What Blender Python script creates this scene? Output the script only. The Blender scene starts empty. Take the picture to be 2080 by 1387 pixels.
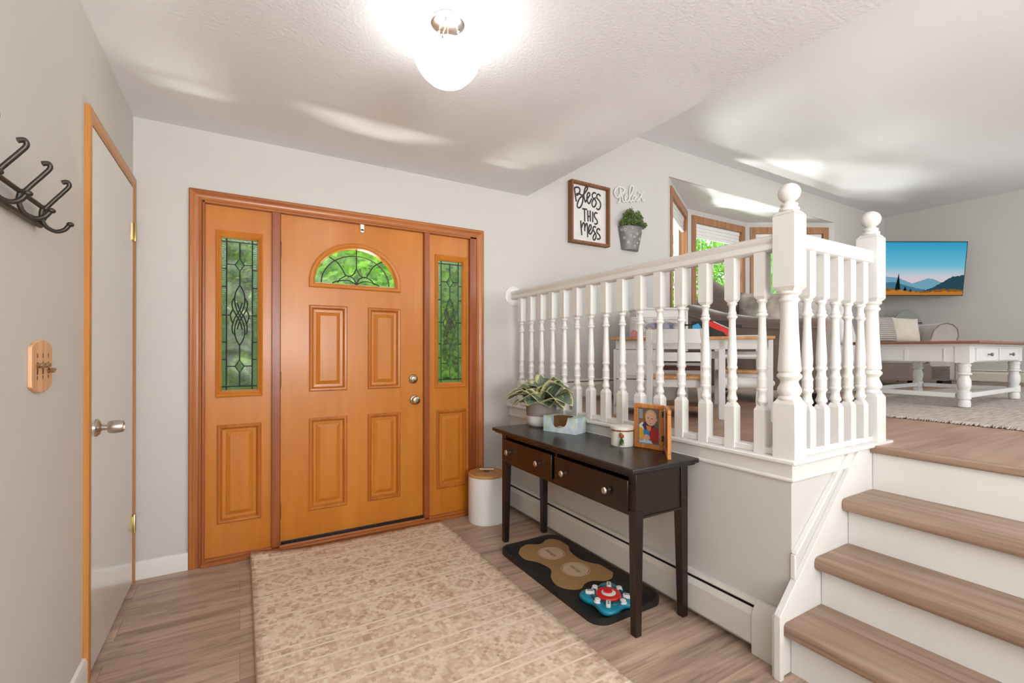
import bpy, bmesh, math, random
from mathutils import Vector, Matrix
C = bpy.context.scene.collection
PI = math.pi
sc = bpy.context.scene

# ------------------------------------------------------------------ camera
YAW, PITCH, ROLL, CAMZ = .5327, .0027, .0008, 1.2082
fw = Vector((math.sin(YAW)*math.cos(PITCH), math.cos(YAW)*math.cos(PITCH), math.sin(PITCH)))
rt = Vector((math.cos(YAW), -math.sin(YAW), 0)); up = rt.cross(fw)
r2 = rt*math.cos(ROLL)+up*math.sin(ROLL); u2 = -rt*math.sin(ROLL)+up*math.cos(ROLL)
cam = bpy.data.cameras.new('camera'); co = bpy.data.objects.new('camera', cam); C.objects.link(co)
M = Matrix.Identity(4)
for i, v in enumerate((r2, u2, -fw)):
    for j in range(3): M[j][i] = v[j]
M[2][3] = CAMZ
co.matrix_world = M
cam.sensor_width = 36; cam.lens = 935/2080*36; cam.shift_y = (709.45-693.5)/2080; cam.clip_start = .02; cam.clip_end = 200
sc.camera = co

# ------------------------------------------------------------------ world, sun, fill lights, exposure
sc.view_settings.view_transform = 'Standard'; sc.view_settings.look = 'None'
sc.view_settings.exposure = -.16; sc.view_settings.gamma = 1; sc.view_settings.use_curve_mapping = False
w = bpy.data.worlds.new('world'); sc.world = w; w.use_nodes = True
bg = w.node_tree.nodes['Background']; bg.inputs[0].default_value = (.80, .90, 1, 1); bg.inputs[1].default_value = 2.6
sun = bpy.data.lights.new('sun', 'SUN'); sun.energy = 4.0; sun.angle = .02; sun.color = (1, .95, .85)
so = bpy.data.objects.new('sun', sun); C.objects.link(so); so.rotation_euler = (math.radians(38), 0, math.radians(-35))
def area(name, loc, rot, sx, sy, power, col=(1, 1, 1)):
    l = bpy.data.lights.new(name, 'AREA'); l.shape = 'RECTANGLE'; l.size = sx; l.size_y = sy; l.energy = power; l.color = col
    o = bpy.data.objects.new(name, l); C.objects.link(o); o.location = loc; o.rotation_euler = rot; return o
# added fill lights in the wall openings behind the camera, tilted up to the ceiling
area('fill_light', (.6, -2.66, 1.40), (math.radians(150), 0, 0), 1.7, 1.5, 215, (1, .99, .97))
area('fill_light', (4.9, -2.66, 2.1), (math.radians(157), 0, 0), 4.2, 1.5, 160, (1, .99, .97))
# sunlight thrown up from the ground outside the door and the bay
area('ground_bounce', (.65, 4.7, -.30), (math.radians(-138), 0, 0), .8, .12, 550, (1, .99, .96))
area('ground_bounce', (5.2, 6.2, -.30), (math.radians(-145), 0, 0), 2.4, .8, 420, (1, .99, .96))

# ------------------------------------------------------------------ materials
def nt(name):
    m = bpy.data.materials.new(name); m.use_nodes = True
    t = m.node_tree; b = t.nodes['Principled BSDF']; return m, t, b
def node(t, typ, **kw):
    n = t.nodes.new(typ)
    for k, v in kw.items():
        if k.startswith('i_'): n.inputs[k[2:]].default_value = v
        else: setattr(n, k, v)
    return n
def coords(t, scale=(1, 1, 1), loc=(0, 0, 0), rot=(0, 0, 0), kind='Object'):
    tc = node(t, 'ShaderNodeTexCoord'); mp = node(t, 'ShaderNodeMapping')
    mp.inputs['Scale'].default_value = scale; mp.inputs['Location'].default_value = loc; mp.inputs['Rotation'].default_value = rot
    t.links.new(tc.outputs[kind], mp.inputs[0]); return mp.outputs[0]
def ramp(t, fac, stops):
    r = node(t, 'ShaderNodeValToRGB'); e = r.color_ramp.elements
    while len(e) < len(stops): e.new(.5)
    for q, (p, c) in zip(e, stops): q.position = p; q.color = (*c, 1)
    t.links.new(fac, r.inputs[0]); return r.outputs[0]
def bump(t, b, h, s, d=.01):
    n = node(t, 'ShaderNodeBump'); n.inputs['Strength'].default_value = s; n.inputs['Distance'].default_value = d
    t.links.new(h, n.inputs['Height']); t.links.new(n.outputs[0], b.inputs['Normal'])
def mixc(t, f, a, c, mode='MIX'):
    n = node(t, 'ShaderNodeMix', data_type='RGBA', blend_type=mode)
    for s, v in ((0, f), (6, a), (7, c)):
        if isinstance(v, (int, float)): n.inputs[s].default_value = v
        elif isinstance(v, tuple): n.inputs[s].default_value = (*v, 1)
        else: t.links.new(v, n.inputs[s])
    return n.outputs[2]
def mth(t, op, a, b=0.0, c=0.0):
    n = node(t, 'ShaderNodeMath', operation=op)
    for i, v in enumerate((a, b, c)):
        if isinstance(v, (int, float)): n.inputs[i].default_value = v
        else: t.links.new(v, n.inputs[i])
    return n.outputs[0]
def plain(name, col, rough=.5, metal=0, spec=.5, bs=0, bscale=200, var=0, vscale=6, coat=0, sheen=0, emit=None, es=1):
    m, t, b = nt(name)
    b.inputs['Base Color'].default_value = (*col, 1); b.inputs['Roughness'].default_value = rough
    b.inputs['Metallic'].default_value = metal; b.inputs['Specular IOR Level'].default_value = spec
    b.inputs['Coat Weight'].default_value = coat; b.inputs['Sheen Weight'].default_value = sheen
    v = coords(t)
    if var:
        n = node(t, 'ShaderNodeTexNoise'); n.inputs['Scale'].default_value = vscale; n.inputs['Detail'].default_value = 4
        t.links.new(v, n.inputs[0])
        t.links.new(ramp(t, n.outputs[0], [(.3, tuple(c*(1-var) for c in col)), (.7, tuple(min(1, c*(1+var)) for c in col))]), b.inputs['Base Color'])
    if bs:
        n = node(t, 'ShaderNodeTexNoise'); n.inputs['Scale'].default_value = bscale; n.inputs['Detail'].default_value = 3
        t.links.new(v, n.inputs[0]); bump(t, b, n.outputs[0], bs, .004)
    if emit: b.inputs['Emission Color'].default_value = (*emit, 1); b.inputs['Emission Strength'].default_value = es
    return m
def wood(name, c1, c2, c3, axis='z', rough=.4, fine=14, spec=.4, coat=0, bs=.05):
    m, t, b = nt(name)
    s = {'x': (.7, fine, fine), 'y': (fine, .7, fine), 'z': (fine, fine, .7)}[axis]
    v = coords(t, s)
    n = node(t, 'ShaderNodeTexNoise'); n.inputs['Scale'].default_value = 1.3; n.inputs['Detail'].default_value = 6; n.inputs['Roughness'].default_value = .6; n.inputs['Distortion'].default_value = .4
    t.links.new(v, n.inputs[0])
    s2 = tuple(k*(5 if k > 1 else 1.5) for k in s); v2 = coords(t, s2)
    n2 = node(t, 'ShaderNodeTexNoise'); n2.inputs['Scale'].default_value = 1.5; n2.inputs['Detail'].default_value = 3
    t.links.new(v2, n2.inputs[0])
    f = mth(t, 'ADD', mth(t, 'MULTIPLY', n.outputs[0], .68), mth(t, 'MULTIPLY', n2.outputs[0], .32))
    t.links.new(ramp(t, f, [(.34, c1), (.5, c2), (.66, c3)]), b.inputs['Base Color'])
    b.inputs['Roughness'].default_value = rough; b.inputs['Specular IOR Level'].default_value = spec; b.inputs['Coat Weight'].default_value = coat
    b.inputs['Coat Roughness'].default_value = .2
    bump(t, b, n2.outputs[0], bs, .002); return m
MT = {}
MT['wall'] = plain('greige_wall_paint', (.60, .585, .55), .62, bs=.08, bscale=90)
MT['ceil'] = plain('stippled_ceiling_paint', (.85, .865, .905), .9, bs=.55, bscale=75, spec=.2)
MT['ceilup'] = plain('smooth_ceiling_paint', (.86, .865, .89), .9, bs=.25, bscale=60, spec=.2)
MT['trim'] = plain('white_gloss_paint', (.77, .755, .72), .28, var=.015)
MT['cream'] = plain('cream_heater_enamel', (.72, .68, .58), .35)
MT['heat'] = plain('white_heater_enamel', (.68, .66, .61), .35)
MT['doorw'] = plain('white_flush_door_paint', (.68, .66, .62), .12, coat=.4)
MT['grille'] = plain('dark_gap', (.02, .015, .012), .6)
MT['fir'] = wood('orange_stained_fir', (.50, .156, .013), (.56, .188, .018), (.61, .222, .026), 'z', .33, 3, coat=.15)
MT['firx'] = wood('orange_stained_fir_rail', (.50, .165, .016), (.60, .215, .026), (.68, .27, .04), 'x', .33, 7, coat=.15)
MT['firb'] = wood('fir_moulding', (.36, .095, .010), (.46, .135, .016), (.54, .18, .026), 'z', .3, 7, coat=.2)
MT['cas'] = wood('oak_casing', (.27, .075, .016), (.40, .125, .028), (.52, .19, .05), 'z', .33, 26, coat=.15)
MT['casx'] = wood('oak_head_casing', (.27, .075, .016), (.40, .125, .028), (.52, .19, .05), 'x', .33, 26, coat=.15)
MT['casy'] = wood('oak_head_casing_closet', (.36, .15, .035), (.48, .22, .06), (.58, .30, .10), 'y', .33, 26)
MT['casz'] = wood('oak_casing_closet', (.40, .15, .028), (.52, .21, .045), (.60, .28, .075), 'z', .33, 26)
MT['mull'] = wood('red_oak_mullion', (.22, .052, .014), (.32, .085, .022), (.40, .12, .035), 'z', .33, 22, coat=.1)
MT['baywood'] = wood('bay_oak', (.26, .115, .05), (.38, .18, .085), (.48, .25, .13), 'z', .4, 22)
MT['dark'] = wood('espresso_stain', (.009, .0042, .003), (.014, .0065, .0045), (.028, .012, .008), 'z', .3, 18, spec=.5, coat=.15)
MT['darky'] = wood('espresso_stain_top', (.007, .0045, .004), (.011, .007, .006), (.019, .011, .009), 'y', .33, 16, spec=.6, coat=.2)
MT['brass'] = plain('antique_nickel', (.50, .42, .30), .25, 1)
MT['nickel'] = plain('brushed_nickel', (.58, .54, .49), .28, 1, bs=.03)
MT['hinge'] = plain('brass_hinge', (.62, .50, .24), .3, 1)
MT['bronze'] = plain('bronze_hinge', (.22, .13, .06), .4, 1)
MT['pewter'] = plain('dark_pewter_hooks', (.055, .048, .04), .38, .6, bs=.1, bscale=120)
MT['black'] = plain('black_rubber', (.012, .012, .012), .55, bs=.2, bscale=160)
MT['blackp'] = plain('black_plastic', (.01, .01, .01), .35)
MT['lead'] = plain('lead_came', (.006, .006, .006), .5)
MT['oak'] = wood('honey_oak', (.46, .21, .06), (.58, .29, .10), (.68, .38, .16), 'y', .35, 24)
MT['oakz'] = wood('honey_oak_upright', (.46, .19, .05), (.60, .28, .09), (.72, .40, .16), 'z', .35, 24)
MT['plaq'] = wood('light_maple', (.52, .24, .12), (.70, .38, .20), (.82, .52, .31), 'z', .35, 20)
MT['frameo'] = wood('orange_oak_frame', (.45, .15, .03), (.58, .22, .05), (.66, .30, .09), 'z', .35, 24)
MT['signo'] = wood('walnut_sign_frame', (.13, .05, .016), (.22, .09, .03), (.32, .14, .05), 'z', .5, 26)
MT['white'] = plain('white_paint', (.76, .75, .73), .4)
MT['whitep'] = plain('white_plastic', (.82, .82, .80), .3)
MT['board'] = plain('whitewashed_board', (.74, .72, .69), .6, var=.05, vscale=12)
MT['ink'] = plain('charcoal_lettering', (.028, .026, .024), .6)
MT['stone'] = plain('weathered_white_letters', (.70, .69, .66), .6, var=.08, vscale=30)
MT['galv'] = plain('galvanised_grey_tin', (.21, .20, .20), .5, .2, var=.2, vscale=25, bs=.1)
MT['enamel'] = plain('white_cream_enamel', (.78, .76, .70), .35)
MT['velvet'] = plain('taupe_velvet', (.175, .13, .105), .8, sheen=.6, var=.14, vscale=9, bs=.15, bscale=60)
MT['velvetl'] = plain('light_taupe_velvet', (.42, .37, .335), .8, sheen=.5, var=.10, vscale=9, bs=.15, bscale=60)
MT['pipe'] = plain('taupe_piping', (.22, .17, .14), .7)
MT['creamf'] = plain('cream_fleece', (.66, .60, .50), .95, sheen=.4, var=.06, bs=.6, bscale=90)
MT['whitef'] = plain('white_fur', (.75, .74, .72), .95, sheen=.4, var=.10, vscale=30, bs=.9, bscale=120)
MT['greyf'] = plain('grey_velour', (.27, .26, .26), .9, sheen=.4, var=.12, bs=.3)
MT['tan'] = plain('tan_cork_mat', (.37, .22, .085), .75, var=.06, vscale=20, bs=.2)
MT['tanl'] = plain('pale_tan_print', (.60, .44, .30), .75)
MT['tand'] = plain('dark_tan_print', (.10, .055, .02), .75)
MT['teal'] = plain('teal_plastic', (.012, .26, .38), .3, var=.03)
MT['teald'] = plain('deep_teal_plastic', (.006, .10, .17), .35)
MT['red'] = plain('red_plastic', (.72, .02, .015), .35)
MT['blue'] = plain('light_blue_plastic', (.05, .38, .75), .35)
MT['yellow'] = plain('yellow_plastic', (.72, .42, .08), .4)
MT['purple'] = plain('blue_violet_cloth', (.13, .14, .28), .6)
MT['soil'] = plain('dark_soil', (.03, .02, .012), .9)
MT['potg'] = plain('matte_taupe_glaze', (.26, .22, .195), .7)
MT['potw'] = plain('white_glaze', (.78, .77, .75), .3, var=.02)
MT['sky1'] = plain('lawn', (.14, .30, .04), .9, var=.3, vscale=3)
MT['bark'] = plain('bark', (.06, .045, .03), .9, bs=.6, bscale=30)
MT['fence'] = plain('pale_siding', (.55, .56, .55), .7)

MT['greyd'] = plain('frosted_grey_disc', (.30, .31, .30), .3)
MT['pinkw'] = plain('pale_pink_petals', (.70, .50, .55), .6)
def glass_clear():
    m = bpy.data.materials.new('window_pane'); m.use_nodes = True; t = m.node_tree; t.nodes.clear()
    o = node(t, 'ShaderNodeOutputMaterial'); mx = node(t, 'ShaderNodeMixShader'); mx.inputs[0].default_value = .06
    a = node(t, 'ShaderNodeBsdfTransparent'); g = node(t, 'ShaderNodeBsdfGlossy'); g.inputs['Roughness'].default_value = .02
    t.links.new(a.outputs[0], mx.inputs[1]); t.links.new(g.outputs[0], mx.inputs[2]); t.links.new(mx.outputs[0], o.inputs[0]); return m
MT['pane'] = glass_clear()
MT['clearp'] = glass_clear(); MT['clearp'].name = 'clear_plastic'; [n for n in MT['clearp'].node_tree.nodes if n.type == 'MIX_SHADER'][0].inputs[0].default_value = .15
def glass_tex(name, tint, scale, strength, rough, clear=.35):
    m = bpy.data.materials.new(name); m.use_nodes = True; t = m.node_tree; t.nodes.clear()
    o = node(t, 'ShaderNodeOutputMaterial'); mx = node(t, 'ShaderNodeMixShader'); mx.inputs[0].default_value = clear
    r = node(t, 'ShaderNodeBsdfRefraction'); r.inputs['Color'].default_value = (*tint, 1); r.inputs['Roughness'].default_value = rough; r.inputs['IOR'].default_value = 1.2
    tr = node(t, 'ShaderNodeBsdfTransparent'); tr.inputs['Color'].default_value = (*tint, 1)
    v = coords(t, (scale, scale, scale*.6))
    wv = node(t, 'ShaderNodeTexWave', wave_type='RINGS'); wv.inputs['Scale'].default_value = 1.2; wv.inputs['Distortion'].default_value = 9; wv.inputs['Detail'].default_value = 2.5; wv.inputs['Detail Scale'].default_value = .6
    t.links.new(v, wv.inputs[0])
    bp = node(t, 'ShaderNodeBump'); bp.inputs['Strength'].default_value = strength; bp.inputs['Distance'].default_value = .02
    t.links.new(wv.outputs['Fac'], bp.inputs['Height']); t.links.new(bp.outputs[0], r.inputs['Normal'])
    gl = node(t, 'ShaderNodeBsdfGlossy'); gl.inputs['Roughness'].default_value = .3; t.links.new(bp.outputs[0], gl.inputs['Normal'])
    m2 = node(t, 'ShaderNodeMixShader'); m2.inputs[0].default_value = .025
    t.links.new(r.outputs[0], mx.inputs[1]); t.links.new(tr.outputs[0], mx.inputs[2])
    t.links.new(mx.outputs[0], m2.inputs[1]); t.links.new(gl.outputs[0], m2.inputs[2]); t.links.new(m2.outputs[0], o.inputs[0]); return m
MT['gtex'] = glass_tex('swirled_art_glass', (.93, .93, .88), 3.2, .16, .04, .40)
MT['gbevel'] = glass_tex('seedy_bevel_glass', (.92, .97, .95), 40, .8, .25, .15)

def floor_mat():
    m, t, b = nt('grey_brown_vinyl_plank')
    v = coords(t)
    br = node(t, 'ShaderNodeTexBrick'); br.offset = .37; br.offset_frequency = 2; br.squash = 1
    br.inputs['Scale'].default_value = 1; br.inputs['Brick Width'].default_value = 1.22; br.inputs['Row Height'].default_value = .178
    br.inputs['Mortar Size'].default_value = .0012; br.inputs['Mortar Smooth'].default_value = .2; br.inputs['Bias'].default_value = 0
    br.inputs['Color1'].default_value = (0, 0, 0, 1); br.inputs['Color2'].default_value = (1, 1, 1, 1); br.inputs['Mortar'].default_value = (.5, .5, .5, 1)
    t.links.new(v, br.inputs[0])
    # offset the grain per plank
    sp = node(t, 'ShaderNodeSeparateXYZ'); t.links.new(v, sp.inputs[0])
    row = mth(t, 'FLOOR', mth(t, 'DIVIDE', sp.outputs[1], .178)); off = mth(t, 'MULTIPLY', row, 3.7)
    cb = node(t, 'ShaderNodeCombineXYZ'); t.links.new(mth(t, 'ADD', sp.outputs[0], off), cb.inputs[0]); t.links.new(sp.outputs[1], cb.inputs[1]); t.links.new(mth(t, 'MULTIPLY', br.outputs[0], 2.0), cb.inputs[2])
    def nz(sx, sy, sc_, det, dist):
        mp = node(t, 'ShaderNodeMapping'); mp.inputs['Scale'].default_value = (sx, sy, 1); t.links.new(cb.outputs[0], mp.inputs[0])
        n = node(t, 'ShaderNodeTexNoise'); n.inputs['Scale'].default_value = sc_; n.inputs['Detail'].default_value = det; n.inputs['Distortion'].default_value = dist; t.links.new(mp.outputs[0], n.inputs[0]); return n.outputs[0]
    a = nz(1.2, 9, 1.2, 5, 1.2); g = nz(2.5, 60, 1.5, 4, .6); k = nz(1.6, 7, 1.1, 3, 2.2)
    f = mth(t, 'ADD', mth(t, 'MULTIPLY', a, .62), mth(t, 'MULTIPLY', g, .38))
    c = ramp(t, f, [(.30, (.23, .155, .115)), (.45, (.40, .288, .215)), (.58, (.53, .395, .305)), (.72, (.64, .505, .405))])
    c = mixc(t, ramp(t, k, [(.60, (0, 0, 0)), (.74, (.62, .62, .62))]), c, (.165, .118, .10))
    c = mixc(t, .9, c, ramp(t, br.outputs[0], [(0, (.86, .84, .82)), (1, (1.08, 1.05, 1.02))]), 'MULTIPLY')
    c = mixc(t, mth(t, 'MULTIPLY', br.outputs[1], .5), c, (.09, .065, .05))
    t.links.new(c, b.inputs['Base Color']); b.inputs['Roughness'].default_value = .42; b.inputs['Specular IOR Level'].default_value = .4
    bump(t, b, g, .08, .002); return m
MT['floor'] = floor_mat()
def tread_mat():
    m = wood('vinyl_stair_tread', (.20, .122, .082), (.32, .212, .15), (.43, .30, .22), 'y', .38, 12, bs=.06); return m
MT['tread'] = tread_mat()
MT['floorup'] = wood('brown_vinyl_plank', (.27, .155, .10), (.42, .26, .178), (.52, .345, .25), 'x', .38, 7, bs=.05)

def rug_mat():
    m, t, b = nt('beige_patterned_rug')
    v = coords(t); sp = node(t, 'ShaderNodeSeparateXYZ'); t.links.new(v, sp.inputs[0]); X, Y = sp.outputs[0], sp.outputs[1]
    P = .52                                                # pattern repeat along the rug
    yy = mth(t, 'FRACT', mth(t, 'DIVIDE', mth(t, 'ADD', Y, 10.0), P))
    cx = mth(t, 'SNAP', X, .015); cy = mth(t, 'SNAP', Y, .015)
    cv = node(t, 'ShaderNodeCombineXYZ'); t.links.new(cx, cv.inputs[0]); t.links.new(cy, cv.inputs[1])
    wn = node(t, 'ShaderNodeTexWhiteNoise', noise_dimensions='2D'); t.links.new(cv.outputs[0], wn.inputs[0])
    sx = mth(t, 'SNAP', X, .033); sy = mth(t, 'SNAP', Y, .033)
    cv2 = node(t, 'ShaderNodeCombineXYZ'); t.links.new(sx, cv2.inputs[0]); t.links.new(sy, cv2.inputs[1])
    wn2 = node(t, 'ShaderNodeTexWhiteNoise', noise_dimensions='2D'); t.links.new(cv2.outputs[0], wn2.inputs[0])
    nn = node(t, 'ShaderNodeTexNoise'); nn.inputs['Scale'].default_value = 9; nn.inputs['Detail'].default_value = 5; t.links.new(v, nn.inputs[0])
    # medallion rows
    ux = mth(t, 'ABSOLUTE', mth(t, 'SUBTRACT', mth(t, 'FRACT', mth(t, 'DIVIDE', mth(t, 'ADD', cx, 5.05), .40)), .5))
    uy = mth(t, 'ABSOLUTE', mth(t, 'SUBTRACT', mth(t, 'FRACT', mth(t, 'DIVIDE', mth(t, 'ADD', cy, 10.0), P)), .30))
    d = mth(t, 'ADD', mth(t, 'MULTIPLY', ux, .40), mth(t, 'MULTIPLY', uy, P))      # metres, diamond distance
    rings = mth(t, 'SINE', mth(t, 'MULTIPLY', mth(t, 'SNAP', d, .0125), 125.0))
    dm = mth(t, 'LESS_THAN', d, .060); halo = mth(t, 'MULTIPLY', mth(t, 'LESS_THAN', d, .088), mth(t, 'GREATER_THAN', d, .060))
    val = mth(t, 'ADD', mth(t, 'MULTIPLY', wn.outputs[0], .55), mth(t, 'MULTIPLY', wn2.outputs[0], .45))
    val = mth(t, 'ADD', mth(t, 'MULTIPLY', val, .7), mth(t, 'MULTIPLY', nn.outputs[0], .3))
    val = mth(t, 'ADD', mth(t, 'MULTIPLY', val, mth(t, 'SUBTRACT', 1.0, mth(t, 'MAXIMUM', dm, halo))), mth(t, 'ADD', mth(t, 'MULTIPLY', dm, mth(t, 'ADD', .44, mth(t, 'MULTIPLY', rings, .15))), mth(t, 'MULTIPLY', halo, .68)))
    lines = 0.0
    for p in (.02, .11, .50, .62, .86):
        l = mth(t, 'LESS_THAN', mth(t, 'ABSOLUTE', mth(t, 'SUBTRACT', yy, p)), .010)
        lines = l if lines == 0.0 else mth(t, 'MAXIMUM', lines, l)
    val = mth(t, 'MAXIMUM', val, mth(t, 'MULTIPLY', lines, .78))
    c = ramp(t, val, [(.20, (.48, .31, .19)), (.40, (.66, .48, .345)), (.58, (.76, .60, .455)), (.80, (.86, .75, .58))])
    bn = node(t, 'ShaderNodeTexNoise'); bn.inputs['Scale'].default_value = 1.6; t.links.new(v, bn.inputs[0])
    c = mixc(t, mth(t, 'MULTIPLY', bn.outputs[0], .35), c, (.72, .58, .42))
    t.links.new(c, b.inputs['Base Color']); b.inputs['Roughness'].default_value = .95; b.inputs['Specular IOR Level'].default_value = .1
    fz = node(t, 'ShaderNodeTexNoise'); fz.inputs['Scale'].default_value = 350; t.links.new(v, fz.inputs[0]); bump(t, b, fz.outputs[0], .5, .003)
    return m
MT['rug'] = rug_mat()
MT['rugedge'] = plain('rug_binding', (.50, .33, .20), .9)
def shag_mat():
    m, t, b = nt('oatmeal_woven_rug'); v = coords(t, (6, 40, 6))
    n = node(t, 'ShaderNodeTexNoise'); n.inputs['Scale'].default_value = 1.4; n.inputs['Detail'].default_value = 5; t.links.new(v, n.inputs[0])
    t.links.new(ramp(t, n.outputs[0], [(.3, (.36, .30, .255)), (.5, (.50, .44, .39)), (.7, (.60, .55, .50))]), b.inputs['Base Color']); b.inputs['Roughness'].default_value = .95
    bump(t, b, n.outputs[0], .6, .01); return m
MT['shag'] = shag_mat()
def stripe_mat(name, c1, c2, n_, ax):
    m, t, b = nt(name); v = coords(t); sp = node(t, 'ShaderNodeSeparateXYZ'); t.links.new(v, sp.inputs[0])
    s = mth(t, 'SINE', mth(t, 'MULTIPLY', sp.outputs[ax], n_))
    t.links.new(ramp(t, mth(t, 'ADD', mth(t, 'MULTIPLY', s, .5), .5), [(.35, c1), (.65, c2)]), b.inputs['Base Color']); b.inputs['Roughness'].default_value = .9
    bump(t, b, s, .6, .006); return m
MT['knit'] = stripe_mat('ribbed_knit', (.36, .31, .28), (.52, .47, .43), 260, 2)
def hosta_mat():
    m, t, b = nt('variegated_leaf')
    a = node(t, 'ShaderNodeVertexColor', layer_name='rim'); sp = node(t, 'ShaderNodeSeparateColor'); t.links.new(a.outputs[0], sp.inputs[0])
    n = node(t, 'ShaderNodeTexNoise'); n.inputs['Scale'].default_value = 40; n.inputs['Detail'].default_value = 4; t.links.new(coords(t), n.inputs[0])
    e = mth(t, 'ADD', sp.outputs[0], mth(t, 'MULTIPLY', mth(t, 'SUBTRACT', n.outputs[0], .5), .35))
    vein = mth(t, 'ADD', mth(t, 'MULTIPLY', mth(t, 'SINE', mth(t, 'MULTIPLY', sp.outputs[1], 75.0)), .5), .5)
    g = mixc(t, vein, (.075, .13, .06), (.20, .26, .17)); g = mixc(t, mth(t, 'MULTIPLY', n.outputs[0], .5), g, (.26, .30, .24))
    c = mixc(t, ramp(t, e, [(.66, (0, 0, 0)), (.78, (1, 1, 1))]), g, (.66, .64, .33))
    t.links.new(c, b.inputs['Base Color']); b.inputs['Roughness'].default_value = .45
    bump(t, b, vein, .4, .003); return m
MT['hosta'] = hosta_mat()
def tissue_mat():
    m, t, b = nt('pastel_printed_card'); v = coords(t)
    n = node(t, 'ShaderNodeTexNoise'); n.inputs['Scale'].default_value = 14; n.inputs['Detail'].default_value = 2; t.links.new(v, n.inputs[0])
    n2 = node(t, 'ShaderNodeTexNoise'); n2.inputs['Scale'].default_value = 11; t.links.new(coords(t, loc=(3, 5, 1)), n2.inputs[0])
    c = ramp(t, n.outputs[0], [(.36, (.42, .60, .36)), (.48, (.60, .72, .70)), (.62, (.72, .78, .80))])
    c = mixc(t, ramp(t, n2.outputs[0], [(.52, (0, 0, 0)), (.66, (.7, .7, .7))]), c, (.42, .56, .78))
    t.links.new(c, b.inputs['Base Color']); b.inputs['Roughness'].default_value = .45; return m
MT['tissue'] = tissue_mat()
MT['card'] = plain('raw_brown_card', (.30, .13, .05), .9)
def leafm(name, c1, c2):
    m, t, b = nt(name); a = node(t, 'ShaderNodeVertexColor', layer_name='rim'); sp = node(t, 'ShaderNodeSeparateColor'); t.links.new(a.outputs[0], sp.inputs[0])
    t.links.new(mixc(t, sp.outputs[0], c1, c2), b.inputs['Base Color']); b.inputs['Roughness'].default_value = .5
    tl = node(t, 'ShaderNodeBsdfTranslucent'); tl.inputs['Color'].default_value = (*c2, 1); mx = node(t, 'ShaderNodeMixShader'); mx.inputs[0].default_value = .35
    o = t.nodes['Material Output']; t.links.new(b.outputs[0], mx.inputs[1]); t.links.new(tl.outputs[0], mx.inputs[2]); t.links.new(mx.outputs[0], o.inputs[0]); return m
MT['leafy'] = leafm('maple_foliage', (.07, .22, .01), (.34, .72, .05))
MT['leafd'] = leafm('hedge_foliage', (.035, .10, .012), (.22, .42, .06))
MT['box'] = leafm('boxwood_sprigs', (.045, .09, .02), (.30, .40, .14))
def emis(name, col, s):
    m = bpy.data.materials.new(name); m.use_nodes = True; t = m.node_tree; t.nodes.clear()
    o = node(t, 'ShaderNodeOutputMaterial'); e = node(t, 'ShaderNodeEmission'); e.inputs[0].default_value = (*col, 1); e.inputs[1].default_value = s
    t.links.new(e.outputs[0], o.inputs[0]); return m
MT['shade'] = emis('lit_frosted_glass', (1, .97, .92), 10.0)

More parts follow.
